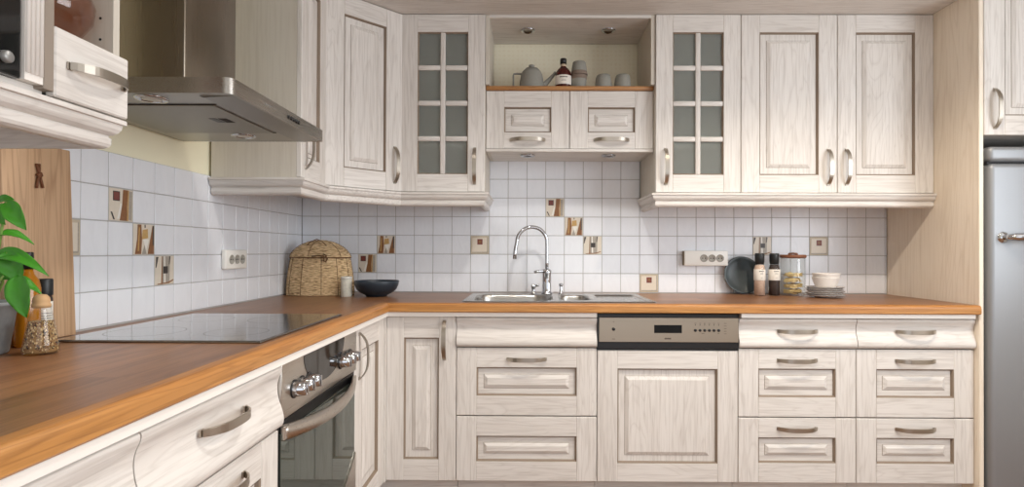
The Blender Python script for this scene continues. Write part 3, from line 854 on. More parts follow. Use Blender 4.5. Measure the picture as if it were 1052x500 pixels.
# stile with shade put into its taupe colour, and fluted pilaster beside the drawer
MB().box(.300, .3440, -1.9815, -1.9605, 1.411, 2.44, 0, .001).build('stile', flat('taupe_shaded_stile', rgb(146, 134, 122), .6), u)
mb = MB()
mb.box(.29, .3425, -2.018, -1.9818, 1.417, 2.44, 0)
for k in range(4):
    yy = -2.0133+k*.0088
    mb.tube([(.3428, yy, 1.43), (.3428, yy, 1.9), (.3428, yy, 2.43)], .0041, 8)
mb.build('fluted_pilaster', M_STRIP, u)
o = MB().sweep([(.325, -2.62), (.325, -1.797), (.002, -1.797)], RP, 0).build('light_rail', M_OH); run_grain(o)
# room side of a path running +Y is +X; the return runs towards the wall
tag(o, 'moulded pale rail under the wall cabinet at top left', 'moulding')
# microwave
u = thing('microwave', 'black-fronted microwave in the bay of the top left cabinet', 'microwave', (.0, -2.019, 1.4165))
mb = MB(); mb.box(.03, .318, -.55, -.005, 0, .30, 0, .004); mb.build('body', flat('microwave_grey', rgb(70, 66, 62), .4), u)
mb = MB(); mb.box(.3182, .3385, -.55, -.0015, .0, .30, 0, .002); fr_ = mb.build('door', M_BLKGLASS, u)
MB().lathe([(0, .008), (.008, .008), (.010, .006), (.0105, 0)], 24, M=T(.3385, -.030, .028) @ RY(PI/2)).build('dial', flat('dial_grey', rgb(150, 150, 148), .4, .5), u)

# rose glass bowl in the open niche
o = MB().lathe([(0, 0), (.03, 0), (.055, .015), (.074, .045), (.078, .075), (.066, .11), (.045, .13), (.043, .13), (.064, .108), (.0755, .075), (.0715, .047), (.053, .019), (.028, .004), (0, .004)], 40).build('glass_vase', M_PINK, loc=(.25, -1.869, 1.5422))
tag(o, 'round rose-tinted glass vase in the niche above the small drawer', 'vase')

# ------------------------------------------------------------------ cooker hood
u = thing('cooker_hood', 'stainless steel chimney cooker hood above the hob', 'cooker hood', (0, -1.33, 0))
HX, HB, HT, HW = .49, 1.503, 1.542, .30
def rrect(x0, x1, y0, y1, r, n=6):
    pts = []; q = r*.25
    for cx, cy, a0, r in ((x1-r, y0+r, -PI/2, r), (x1-q, y1-q, 0, q)):
        for i in range(n+1):
            a = a0+PI/2*i/n; pts.append((cx+r*math.cos(a), cy+r*math.sin(a)))
    return [(x0, y0)]+pts+[(x0, y1)]
mb = MB(); out = rrect(.003, HX, -HW, HW, .022)
n = len(out); V = mb.bm.verts.new
A = [V((x, y, HB)) for x, y in out]; B = [V((x, y, HT)) for x, y in out]
for i in range(n):
    j = (i+1) % n
    f = mb.bm.faces.new((A[i], A[j], B[j], B[i])); f.smooth = 0 < i < n-2
mb.bm.faces.new([V((x, y, HT)) for x, y in out])
# underside: flat rim, front strip rising to a crease, level lamp strips at both ends
XF = .405
o2 = rrect(.003, HX, -HW, HW, .022); lipr = rrect(.006, HX-.006, -HW+.006, HW-.006, .018)
E1 = [V((x, y, HB)) for x, y in o2]; E2 = [V((x, y, HB+.0015)) for x, y in lipr]
for i in range(n):
    j = (i+1) % n
    mb.bm.faces.new((E1[j], E1[i], E2[i], E2[j]))
f = mb.bm.faces.new([V((x, y, HB+.0015)) for x, y in lipr][::-1]); f.material_index = 1
cn = mb.build('canopy', [M_STEELY, flat('hood_underside', rgb(168, 165, 156), .36, .85)], u)
MB().prism([(XF, HB-.003), (HX-.012, HB+.0012), (HX-.012, HB+.002), (XF-.012, HB+.002)], -HW+.03, HW-.02, 'y', 0).build('front_strip', flat('hood_front_strip', rgb(150, 148, 142), .34, .85), cn)
for y in (-.248, .205):
    lm = MB().lathe([(.0, -.001), (.026, -.001), (.028, -.003), (.036, -.003), (.038, 0), (.038, .002), (0, .002)], 32, M=T(.262, y, HB)).build('lamp', M_CHROME, u)
    MB().lathe([(0, -.0028), (.020, -.0028), (.023, -.0012), (0, -.0012)], 24, M=T(.262, y, HB)).build('lamp_lens', flat('lamp_lens_glass', rgb(200, 198, 190), .15), lm)
mb = MB(); mb.box(.04, XF-.02, -.188, .150, HB-.0022, HB+.0012, 0, .0015); ft = mb.build('grease_filter', M_FILTER, u)
MB().box(.318, .342, -.05, .0, HB-.0030, HB-.0021, 0).build('catch', M_DARK, ft)
MB().box(.292, .312, -.05, .0, HB-.0030, HB-.0021, 0).build('catch', M_BLACK, ft)
mb = MB(); mb.box(.035, XF-.012, .152, .1545, HB-.0005, HB+.0012, 0); mb.box(.035, XF-.012, -.193, -.1905, HB-.0005, HB+.0012, 0); mb.build('panel_gaps', M_DARK, ft)
for k in range(5):
    MB().lathe([(0, .0035), (.0052, .0035), (.006, .002), (.006, 0)], 14, M=RY(PI/2)).build('button', M_BLACK, u, T(HX, .020+k*.0185, (HB+HT)/2))
MB().box(HX, HX+.0006, -.13, -.09, (HB+HT)/2-.002, (HB+HT)/2+.002, 0).build('maker_mark', flat('mark_grey', rgb(110, 108, 104), .5), u)
# chimney in two telescoping sleeves
CY0, CY1, CXX = -.152, .108, .285
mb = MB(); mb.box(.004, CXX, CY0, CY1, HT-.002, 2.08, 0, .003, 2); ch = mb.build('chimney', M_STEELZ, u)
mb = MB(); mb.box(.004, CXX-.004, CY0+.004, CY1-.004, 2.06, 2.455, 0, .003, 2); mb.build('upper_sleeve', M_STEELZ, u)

# ------------------------------------------------------------------ tall panel, bridge cabinet and fridge on the right
o = MB().box(3.1, 3.119, -.606, -.001, .001, 2.262, 0, .002).build('end_panel', M_PANEL)
tag(o, 'tall warm oak end panel between the worktop and the fridge', 'panel')
u = thing('bridge_cabinet', 'cabinet above the fridge with a raised-panel door', 'cabinet', (3.1205, -.586, 0))
carcass(u, .6, .57, 1.622, 2.44, open_top=False)
d = door_mesh(.6, .82, st=.088).build('door', DM, u, T(0, 0, 1.62))
handle(d, .046, .112, vertical=True, L=.162)
u = thing('refrigerator', 'tall silver-grey fridge with rounded edges beside the oak end panel', 'fridge', (3.43, 0, 0))
mb = MB(); mb.box(-.298, .298, -.555, -.02, .02, 1.572, 0, .02, 3); mb.build('body', M_FRIDGE, u)
mb = MB(); mb.box(-.298, .298, -.625, -.558, .05, 1.500, 0, .022, 5); d = mb.build('door', M_FRIDGE, u)
mb = MB(); mb.box(-.298, .298, -.622, -.556, 1.508, 1.572, 0, .02, 5); mb.build('top_cap', M_FRIDGE, u)
mb = MB(); mb.box(-.292, .292, -.6, -.555, 1.4985, 1.5095, 0); mb.build('seal', M_RUBBER, u)
mb = MB()
hpts = [(-.268, -.628, 1.19), (-.268, -.665, 1.19), (-.255, -.675, 1.19), (-.15, -.678, 1.19), (-.06, -.675, 1.19), (-.045, -.665, 1.19), (-.045, -.628, 1.19)]
mb.tube(hpts, [.012, .013, .016, .017, .016, .013, .012], 12)
mb.lathe([(0, .012), (.018, .010), (.024, 0)], 20, M=T(-.268, -.6245, 1.19) @ RX(PI/2)); mb.lathe([(0, .012), (.018, .010), (.024, 0)], 20, M=T(-.045, -.6245, 1.19) @ RX(PI/2))
mb.build('handle', M_CHROME, d, loc=(.022, 0, 0))

# ------------------------------------------------------------------ sockets
def schuko(mb, cx, cz, r, front, mat_hole):
    pass
u = thing('power_strip', 'white triple socket strip on the back wall beside the dark plate', 'socket', (2.022, 0, 1.053))
mb = MB(); mb.box(0, .228, -.038, -.0014, 0, .078, 0, .004, 2); pb = mb.build('housing', M_WHITE, u)
MB().box(-.0012, .0008, -.034, -.004, .002, .076, 0).build('end_cap', flat('end_cap_brown', rgb(126, 110, 84), .6), u)
MB().lathe([(.024, .0), (.026, .0012), (.028, 0)], 32, M=T(.034, -.038, .039) @ RX(PI/2)).build('blank_cover', M_WHITE, u)
def socket_face(parent, M, r=.0165):
    mb = MB()
    mb.lathe([(r*1.22, 0), (r*1.2, .0022), (r, .0022), (r*.94, .0004), (0, .0004)], 32, M=RX(PI/2))
    o = mb.build('socket', [M_WHITED], parent, M)
    mb = MB()
    for s in (-1, 1):
        mb.lathe([(0, .0012), (.003, .0012), (.003, .0002), (0, .0002)], 12, M=T(s*.007, 0, 0) @ RX(PI/2), smooth=False)
    mb.build('pin_holes', M_DARK, o)
for i in range(3): socket_face(u, T(.102+i*.042, -.038, .039))
u = thing('wall_socket', 'white triple wall socket on the left tiles beside the hob', 'socket', (0, -.785, 1.049), PI/2)
mb = MB(); mb.box(0, .165, -.022, -.0014, 0, .078, 0, .006, 3); mb.build('plate', M_WHITE, u)
for i in range(3): socket_face(u, T(.041+i*.042, -.022, .039), .0155)

# ------------------------------------------------------------------ things on the worktop, back
CT = WT+.0003
# woven basket
def weave_mat():
    m, nt, b = newmat('seagrass_weave'); N = nt.nodes.new; L = nt.links.new
    tc = N('ShaderNodeTexCoord'); mp = N('ShaderNodeMapping'); mp.inputs['Scale'].default_value = (46, 46, 300); L(tc.outputs['Object'], mp.inputs['Vector'])
    n = N('ShaderNodeTexNoise'); n.inputs['Scale'].default_value = 1; n.inputs['Detail'].default_value = 4; L(mp.outputs[0], n.inputs['Vector'])
    cr = N('ShaderNodeValToRGB'); e = cr.color_ramp.elements
    e[0].position = .3; e[0].color = rgb(116, 88, 60); e[1].position = .62; e[1].color = rgb(232, 206, 164); x = e.new(.46); x.color = rgb(200, 170, 128)
    L(n.outputs['Fac'], cr.inputs[0]); L(cr.outputs[0], b.inputs['Base Color']); b.inputs['Roughness'].default_value = .85
    bp = N('ShaderNodeBump'); bp.inputs['Strength'].default_value = .5; bp.inputs['Distance'].default_value = .003; L(n.outputs['Fac'], bp.inputs['Height']); L(bp.outputs['Normal'], b.inputs['Normal'])
    return m
M_WEAVE = weave_mat(); M_CORD = flat('dark_basket_cord', rgb(104, 72, 44), .8)
u = thing('lidded_basket', 'domed woven seagrass basket with lid in the worktop corner', 'basket', (.172, -.192, CT))
def oval(a, b, z, n=72, jit=.0, e=2.3, ph=0):
    pts = []
    for i in range(n):
        t = 2*PI*i/n; c, s = math.cos(t), math.sin(t)
        j = 1+jit*math.sin(7*t+ph)*.4+random.uniform(-jit, jit)
        pts.append((a*j*math.copysign(abs(c)**(2/e), c), b*j*math.copysign(abs(s)**(2/e), s), z+random.uniform(-jit, jit)*.06))
    return pts
def taper(f): return 1.0-.13*f**1.7
mb = MB(); nb = 24; hb = .183
for k in range(nb):
    f = k/(nb-1); s = taper(f)
    mb.tube(oval(.161*s, .088*s, .005+f*(hb-.006), jit=.006, ph=k), .0048, 7, closed=True)
inner = [(.156*taper(f/6), .083*taper(f/6), .004+hb*f/6) for f in range(7)]
t_ = bmesh.new(); rg = [[t_.verts.new(p) for p in oval(a, b, z, 48)] for a, b, z in inner]
for A, B in zip(rg, rg[1:]):
    for i in range(48): t_.faces.new((A[i], A[(i+1) % 48], B[(i+1) % 48], B[i]))
t_.faces.new(rg[0][::-1]); mb._merge(t_, 0, True)
bd = mb.build('body', M_WEAVE, u)
mb = MB()
for k in range(12):
    t = 2*PI*(k+.35)/12; c, s = math.cos(t), math.sin(t)
    q = (math.copysign(abs(c)**(2/2.3), c), math.copysign(abs(s)**(2/2.3), s))
    mb.tube([((.161*taper(f)+.0045)*q[0], (.088*taper(f)+.0045)*q[1], .004+f*hb) for f in [i/8 for i in range(9)]], .0012, 6)
mb.build('upright_stitching', M_CORD, bd)
mb = MB(); nl = 15; A0, B0 = .161*taper(1)+.004, .088*taper(1)+.004
def dome(f):   # f 0 rim -> 1 top
    return math.sqrt(max(0, 1-f))**1.15 if f < .999 else .02
zs = []
for k in range(nl):
    f = k/(nl-1); s = max(.05, 1-f**1.45)
    z = hb+.006+.078*math.sin(f*PI/2)
    zs.append((s, z)); mb.tube(oval(A0*s, B0*s, z, 64 if s > .3 else 24, jit=.006, ph=k*2), .0056, 7, closed=True)
t_ = bmesh.new(); rg = [[t_.verts.new(p) for p in oval(A0*s*.98, B0*s*.98, z-.002, 40)] for s, z in zs]
for A, B in zip(rg, rg[1:]):
    for i in range(40): t_.faces.new((A[i], A[(i+1) % 40], B[(i+1) % 40], B[i]))
t_.faces.new(rg[-1]); mb._merge(t_, 0, True)
ld = mb.build('lid', M_WEAVE, u)
mb = MB(); mb.tube(oval(A0+.004, B0+.004, hb+.003, 72), .0028, 7, closed=True)
for k in range(6):
    t = 2*PI*(k+.35)/6; c, s2 = math.cos(t), math.sin(t); q = (math.copysign(abs(c)**(2/2.3), c), math.copysign(abs(s2)**(2/2.3), s2))
    mb.tube([((A0*s+.005)*q[0], (B0*s+.005)*q[1], z+.003) for s, z in zs], .0012, 6)
mb.build('lid_stitching', M_CORD, ld)
MB().tube([(-.045, -.055, hb+.062), (-.03, -.06, hb+.078), (0, -.05, hb+.092), (.03, -.06, hb+.080), (.05, -.055, hb+.06)], .002, 8).build('carry_loop', M_CORD, u)
mb = MB(); fy = -B0-.008
mb.tube([(.045, fy+.002, hb+.020), (.06, fy-.004, hb+.014), (.066, fy-.006, hb-.002), (.06, fy-.005, hb-.018), (.05, fy-.004, hb-.012), (.05, fy-.005, hb+.004), (.062, fy-.008, hb+.008), (.07, fy-.006, hb-.006)], .0032, 8)
mb.tube([(-.01, fy+.001, hb+.008), (.02, fy-.002, hb+.013), (.05, fy-.004, hb+.010)], .003, 8)
mb.build('clasp', M_CORD, u)

# small shaker in front of the basket
M_MARBLE = flat('speckled_pale_ceramic', rgb(206, 202, 188), .5, noise=.28, nscale=90)
u = thing('salt_shaker', 'small pale speckled cylinder shaker between the basket and the dark bowl', 'shaker', (.337, -.300, CT))
MB().lathe([(0, 0), (.024, 0), (.0255, .002), (.0255, .082), (.024, .084), (0, .084)], 32).build('body', M_MARBLE, u)
MB().lathe([(.0255, .0845), (.0262, .086), (.0262, .093), (.0245, .096), (0, .0965)], 32).build('cap', flat('shaker_cap', rgb(216, 214, 206), .35), u)
# dark bowl
M_NAVY = flat('dark_blue_glaze', rgb(40, 50, 60), .38, noise=.15, nscale=30)
o = MB().lathe([(0, .0), (.046, 0), (.050, .003), (.053, .007), (.076, .018), (.093, .034), (.103, .054), (.1065, .073), (.1055, .0755), (.1035, .073), (.099, .055), (.089, .037), (.072, .022), (.05, .013), (0, .011)], 56).build('serving_bowl', M_NAVY, loc=(.472, -.265, CT))
tag(o, 'wide dark blue bowl on the worktop beside the basket', 'bowl')

# dark round plate leaning on the tiles
M_SLATE = flat('dark_slate_glaze', rgb(54, 62, 64), .32, noise=.35, nscale=14)
pl_ = MB().lathe([(0, 0), (.05, 0), (.055, .003), (.088, .008), (.0975, .015), (.0985, .0165), (.097, .0175), (.085, .0115), (.055, .0068), (0, .0062)], 56).build('dinner_plate', M_SLATE)
tilt = math.radians(76)
pl_.rotation_euler = (tilt, 0, 0)
pl_.location = (2.325, -.0270, CT+.0975*math.sin(tilt)+.003)
tag(pl_, 'large dark slate plate leaning on the wall tiles', 'plate')

# two spice grinders
M_CAPB = flat('grinder_cap', rgb(28, 32, 34), .4)
M_LABEL = flat('paper_label', rgb(232, 226, 216), .7)
M_INK = flat('label_ink', rgb(60, 54, 50), .7)
def grinder(x, y, fillmat, label, loose):
    u = thing('spice_grinder', label, 'spice grinder', (x, y, CT))
    MB().lathe([(0, 0), (.0255, 0), (.0275, .003), (.0275, .138), (.024, .152), (.020, .158), (0, .158)], 32).build('bottle', M_GLASS, u)
    MB().lathe([(0, .003), (.0255, .003), (.0258, .10), (.0250, .137), (.0215, .151), (.0185, .1565), (0, .157)], 32).build('spice_filling', fillmat, u)
    lb = MB().lathe([(.0279, .078), (.0282, .0785), (.0282, .1325), (.0279, .133)], 40).build('paper_label', M_LABEL, u)
    mb = MB()
    for i, (w, z) in enumerate(((.9, .121), (.5, .113), (.6, .109), (.4, .090))):
        n = 10; r = .0285
        for k in range(n):
            a0 = -PI/2-w/2+w*k/n; a1 = a0+w/n*(.75 if i == 0 else .9); h = .0045 if i == 0 else .0012
            mb.quad([(r*math.cos(a0), r*math.sin(a0), z), (r*math.cos(a1), r*math.sin(a1), z), (r*math.cos(a1), r*math.sin(a1), z+h), (r*math.cos(a0), r*math.sin(a0), z+h)])
    mb.build('label_print', M_INK, lb)
    MB().lathe([(0, .1585), (.0215, .1585), (.0215, .166), (.0225, .167), (.0235, .205), (.0225, .212), (.020, .214), (0, .214)], 32).build('grinder_cap', M_CAPB, u)
    return u
M_PINKSALT = flat('pink_salt', rgb(214, 186, 166), .8, noise=.35, bump=.8, nscale=160)
M_PEPPER = flat('dark_peppercorns', rgb(62, 50, 46), .8, noise=.7, bump=.8, nscale=150)
grinder(2.378, -.125, M_PINKSALT, 'spice grinder filled with pale pink salt, black cap', 0)
grinder(2.452, -.125, M_PEPPER, 'spice grinder filled with dark peppercorns, black cap', 1)

# glass jar with wooden lid, pasta nests inside
JX, JY = 2.556, -.105
u = thing('storage_jar', 'clear glass jar with wooden lid holding pasta nests', 'jar', (JX, JY, CT))
MB().lathe([(0, 0), (.053, 0), (.058, .004), (.059, .012), (.059, .185), (.057, .190), (.055, .187), (.0565, .182), (.0565, .012), (.053, .006), (0, .005)], 48).build('glass_body', M_GLASS, u)
lid = MB().lathe([(0, .1905), (.054, .1905), (.061, .192), (.0625, .196), (.0625, .203), (.060, .207), (0, .2075)], 48).build('wooden_lid', wood('lid_wood', rgb(90, 52, 34), rgb(128, 80, 54), rgb(146, 96, 66), 'x', rough=.6), u)
MB().tube([(-.022, 0, .2076), (-.02, 0, .212), (.0, 0, .214), (.02, 0, .212), (.022, 0, .2076)], .005, 8).build('lid_grip', lid.data.materials[0], lid)
M_PASTA = flat('dry_pasta', rgb(232, 208, 150), .6, noise=.1, nscale=60)
def nest():
    mb = MB()
    for k in range(18):
        pts = []; r0 = random.uniform(.018, .038); ph = random.uniform(0, 6); tz = random.uniform(-1, 1); tx = random.uniform(-1, 1); zz = random.uniform(-.006, .006)
        for i in range(32):
            a = 2*PI*i/32; r = r0+.005*math.sin(2*a+ph)+.002*math.sin(5*a)
            pts.append((r*math.cos(a), r*math.sin(a), .014+zz+tz*.005*math.sin(a+ph)+tx*.004*math.cos(3*a)))
        mb.tube(pts, .0022, 6, closed=True, sx=1.7)
    return mb.build('pasta_nest', M_PASTA)
ns = nest(); nests = [(0, 0, .007), (.002, -.001, .035), (-.002, .001, .063), (.001, 0, .091)]
for i, (x, y, z) in enumerate(nests):
    o = ns if i == 0 else copy_tree(ns)
    o.location = (JX+x, JY+y, CT+z); o.rotation_euler = (random.uniform(-.07, .07), random.uniform(-.07, .07), random.uniform(0, 6))
    tag(o, ('lowest', 'second lowest', 'second highest', 'topmost')[i]+' curled dry pasta nest inside the glass jar with wooden lid', 'pasta', 'pasta nests in the glass jar')

# five plates and two bowls
M_PLATE = flat('white_stoneware', rgb(214, 208, 202), .38)
M_PRIM = flat('plate_rim_grey', rgb(150, 148, 148), .4)
PX, PY = 2.655, -.225
pm = MB()
pm.lathe([(0, 0), (.046, 0), (.048, .003), (.072, .0065), (.0855, .012)], 48, mat=0)
pm.lathe([(.0855, .012), (.0862, .0135), (.0845, .0145)], 48, mat=1)
pm.lathe([(.0845, .0145), (.07, .0095), (.047, .0062), (0, .006)], 48, mat=0)
plate0 = pm.build('side_plate', [M_PLATE, M_PRIM])
names = ['lowest', 'second lowest', 'middle', 'second highest', 'topmost']
for i in range(5):
    o = plate0 if i == 0 else copy_tree(plate0)
    o.location = (PX+(.003, -.002, .002, -.003, .001)[i], PY, CT+i*.0098)
    tag(o, '%s plate of the pale stoneware stack by the glass jar' % names[i], 'plate', 'stacked side plates')
bz = CT+4*.0098+.0066
def ridge_bowl():
    prof = [(0, 0), (.034, 0), (.037, .002)]
    for i in range(13):
        f = i/12; prof.append((.039+.023*f**.55+.0008*math.cos(i*PI), .003+.050*f))
    prof += [(.0605, .0545), (.0585, .052), (.055, .034), (.044, .012), (.034, .006), (0, .005)]
    return MB().lathe(prof, 48).build('small_bowl', flat('ribbed_white_ceramic', rgb(224, 218, 212), .4))
b0 = ridge_bowl(); b0.location = (PX+.004, PY, bz); tag(b0, 'ribbed white bowl resting directly on the plate stack', 'bowl', 'stacked white bowls')
b1 = copy_tree(b0); b1.location = (PX+.006, PY, bz+.0185); tag(b1, 'ribbed white bowl nested in the one on the plate stack, topmost', 'bowl', 'stacked white bowls')

# ------------------------------------------------------------------ things on the niche shelf
SZ = 1.9123
M_GREY = flat('matt_grey_stoneware', rgb(142, 141, 133), .7, noise=.08, nscale=90)
M_CLAY = flat('unglazed_clay_band', rgb(128, 112, 100), .8, noise=.12, nscale=120)
u = thing('teapot', 'matt grey teapot with square handle on the niche shelf', 'teapot', (1.219, -.245, SZ))
MB().lathe([(0, 0), (.057, 0), (.059, .003), (.058, .012), (.055, .04), (.050, .066), (.043, .080), (.033, .089), (.031, .089)], 44).build('body', M_GREY, u)
MB().lathe([(.032, .0892), (.030, .093), (.018, .0965), (.008, .0975), (.008, .1), (.014, .103), (.014, .108), (.010, .11), (0, .1105)], 36).build('lid', M_GREY, u)
MB().tube([(-.048, 0, .070), (-.070, 0, .071), (-.084, 0, .069), (-.086, 0, .062), (-.086, 0, .020), (-.084, 0, .013), (-.076, 0, .011), (-.054, 0, .012)], .0042, 10).build('handle', M_GREY, u)
MB().tube([(.046, 0, .020), (.064, 0, .026), (.086, 0, .048), (.112, 0, .078)], [.017, .013, .009, .006], 14).build('spout', M_GREY, u)
u.scale = (1.04, 1.04, 1.1)
u = thing('sauce_bottle', 'dark red bottle with black cap and white label between teapot and cups', 'bottle', (1.372, -.262, SZ))
MB().lathe([(0, 0), (.036, 0), (.039, .003), (.039, .062), (.036, .078), (.026, .094), (.014, .104), (.0125, .118), (0, .118)], 36).build('glass_body', M_REDB, u)
MB().lathe([(0, .1182), (.0155, .1182), (.0155, .143), (.014, .145), (0, .145)], 28).build('cap', M_BLACK, u)
MB().lathe([(.0128, .106), (.0142, .107), (.0137, .118), (.0125, .1181)], 28).build('neck_band', flat('neck_band', rgb(196, 176, 150), .6), u)
lb = MB().lathe([(.0392, .014), (.0396, .0145), (.0396, .0575), (.0392, .058)], 44).build('paper_label', M_LABEL, u)
mb = MB(); r = .0399
for z, w, h in ((.045, 1.0, .005), (.034, .5, .0014), (.029, .6, .0014)):
    for k in range(9):
        a0 = -PI/2-w/2+w*k/9; a1 = a0+w/9*.78
        mb.quad([(r*math.cos(a0), r*math.sin(a0), z), (r*math.cos(a1), r*math.sin(a1), z), (r*math.cos(a1), r*math.sin(a1), z+h), (r*math.cos(a0), r*math.sin(a0), z+h)])
mb.build('label_print', M_INK, lb)
def cup():
    """upright tumbler: narrow foot, wide rim with unglazed band"""
    c = thing('tumbler', 'x', 'cup', (0, 0, 0))
    MB().lathe([(0, 0), (.029, 0), (.0325, .003), (.0355, .02), (.0378, .040)], 40).build('body', M_GREY, c)
    MB().lathe([(.0378, .040), (.0392, .0415), (.0405, .0545), (.0395, .056), (.037, .054), (.0355, .03), (.031, .008), (0, .006)], 40).build('rim_band', M_CLAY, c)
    return c
c0 = cup(); c0.scale = (1, 1, 1.17); c0.location = (1.448, -.252, SZ); tag(c0, 'grey tumbler standing upright beside the dark red bottle', 'cup', 'grey tumblers on the niche shelf')
c1 = copy_tree(c0); c1.rotation_euler = (PI, 0, .4); c1.location = (1.450, -.252, SZ+.0565*2*1.17); tag(c1, 'grey tumbler turned upside down on top of another beside the bottle', 'cup', 'grey tumblers on the niche shelf')
c2 = thing('tumbler', 'grey tumbler upside down on the shelf, standing alone next to the stacked pair', 'cup', (1.566, -.262, SZ), 0, 'grey tumblers on the niche shelf')
MB().lathe([(.0385, .001), (.0395, .0), (.0405, .002), (.0395, .02), (.0365, .042), (.032, .054), (.027, .0565), (0, .057), ], 40).build('body', M_GREY, c2)
c2.scale = (1, 1, 1.17)
c3 = copy_tree(c2); c3.location = (1.659, -.262, SZ); tag(c3, 'grey tumbler upside down on the shelf, last before the glass cabinet', 'cup', 'grey tumblers on the niche shelf')

# ------------------------------------------------------------------ things on the worktop, near left
# chopping board leaning on the tiles
u = thing('chopping_board', 'tall oak chopping board leaning on the left tiles', 'chopping board', (.0235, -1.532, CT))
mb = MB(); mb.box(.0, .018, -.192, 0, 0, .475, 0, .003, 2); mb.build('board', M_BOARD, u)
u.rotation_euler = (0, math.radians(-2.4), 0)
M_LEATH = flat('brown_leather', rgb(112, 68, 40), .7)
mb = MB()
mb.tube([(.0205, -.098, .455), (.021, -.094, .44), (.0215, -.090, .425), (.0215, -.086, .41), (.0215, -.083, .398)], .0028, 8)
mb.tube([(.0205, -.090, .455), (.022, -.092, .44), (.022, -.094, .425), (.0215, -.098, .41), (.0215, -.1, .396)], .0028, 8)
mb.tube([(.0215, -.0875, .428), (.025, -.092, .431), (.0215, -.097, .428), (.023, -.092, .424)], .0045, 8, closed=True)
mb.build('leather_loop', M_LEATH, u, loc=(.0012, -.008, -.03))

# pot of basil
M_ZINC = flat('grey_zinc_pot', rgb(146, 148, 148), .6, .1, noise=.38, nscale=30)
M_SOIL = flat('potting_soil', rgb(52, 40, 30), .95, bump=.8, nscale=120)
M_LEAF = flat('basil_leaf', rgb(70, 150, 36), .42, noise=.3, nscale=22)
M_STEM = flat('basil_stem', rgb(126, 160, 74), .55)
PTX, PTY = .066, -1.80
u = thing('potted_basil', 'bright green basil plant in a grey pot on the left worktop', 'potted plant', (PTX, PTY, CT))
MB().lathe([(0, 0), (.036, 0), (.038, .003), (.0515, .100), (.054, .101), (.055, .108), (.053, .110), (.050, .108), (.048, .10), (.0, .09)], 44).build('pot', M_ZINC, u)
MB().lathe([(0, .096), (.03, .0955), (.047, .094)], 28).build('soil', M_SOIL, u)
def leaf(parent, base, dirv, length, width, curl, sag, face=(.1, -1, .25)):
    """a cupped basil leaf: midrib from base along dirv, blade turned to 'face'"""
    mb = MB(); n, m = 14, 8; d = Vector(dirv).normalized(); f = Vector(face)
    side = d.cross(f).normalized(); nr = side.cross(d).normalized(); rows = []
    for i in range(n+1):
        t = i/n; ang = curl*t
        px = length*(math.sin(ang)/curl if abs(curl) > 1e-3 else t); pz = -length*(1-math.cos(ang))/curl if abs(curl) > 1e-3 else 0
        c = Vector(base)+d*px+nr*pz+Vector((0, 0, -sag*length*t*t))
        w = width*.5*math.sin(PI*min(1, t**.72))**.8 if 0 < t < 1 else .0006
        row = []
        for j in range(m+1):
            v = -1+2*j/m
            h = .20*width*abs(v)**1.4*math.sin(PI*min(1, t*.9+.1))+.022*width*math.sin(t*17+abs(v)*5)
            row.append(mb.bm.verts.new(c+side*(v*w)+nr*h))
        rows.append(row)
    for a, b in zip(rows, rows[1:]):
        for j in range(m):
            q = mb.bm.faces.new((a[j], a[j+1], b[j+1], b[j])); q.smooth = True
    o = mb.build('leaf', M_LEAF, parent)
    sm = o.modifiers.new('thick', 'SOLIDIFY'); sm.thickness = .0006
    return o
stems = [[(.0, .0, .094), (.012, -.010, .17), (.03, -.016, .25), (.046, -.02, .318)], [(.02, -.01, .094), (.036, -.018, .15), (.05, -.022, .214)],
         [(-.015, .01, .094), (-.012, .02, .17), (.01, .0, .30)], [(.015, -.02, .094), (.035, -.035, .14), (.055, -.036, .166)], [(-.02, -.02, .094), (-.03, -.03, .16), (-.03, -.03, .22)]]
for t in stems: t = [((p[0]+.016, p[1], p[2]) if p[2] > .1 else p) for p in t]; MB().tube(t, [.0030]*(len(t)-1)+[.0018], 8).build('stem', M_STEM, u)
LV = [((.044, -.020, .318), (.55, -.1, -.62), .062, .036, .5, .15, (.2, -1, .3)), ((.020, -.012, .322), (1, -.15, .25), .034, .020, .4, .1, (.1, -1, .6)),
      ((.018, -.02, .300), (.8, -.2, -.75), .036, .024, .4, .1, (.1, -1, .2)), ((.022, -.02, .203), (1, -.12, .42), .118, .036, .3, .62, (.15, -1, .9)),
      ((.048, -.022, .216), (.42, -.1, -.9), .072, .046, .35, .0, (.35, -1, .1)), ((.062, -.036, .168), (.30, -.25, -.95), .090, .046, .35, .0, (.15, -1, .25)),
      ((.012, -.02, .200), (.75, -.2, -.55), .06, .044, .5, .1, (-.1, -1, .3)), ((.0, -.02, .17), (.6, -.4, -.2), .06, .04, .5, .3, (0, -1, .6)),
      ((.030, -.018, .25), (.8, .5, .2), .055, .034, .6, .3, (0, -.6, 1)), ((-.012, .02, .17), (-.5, .6, .3), .07, .05, .6, .3, (0, -.4, 1)),
      ((-.03, -.03, .22), (-.1, -.6, .4), .06, .044, .8, .2, (0, -.4, 1)), ((-.03, -.03, .22), (-.6, -.3, .5), .05, .04, .8, .2, (0, -.4, 1)),
      ((.01, .0, .30), (.2, .5, .6), .045, .03, .6, .2, (0, -.5, 1)), ((.02, .01, .15), (.8, .5, .1), .06, .046, .7, .3, (0, -.5, 1))]
for q_, a_ in enumerate(LV): leaf(u, (a_[0][0]+(.040 if q_ == 5 else .016), a_[0][1], a_[0][2]), *a_[1:])

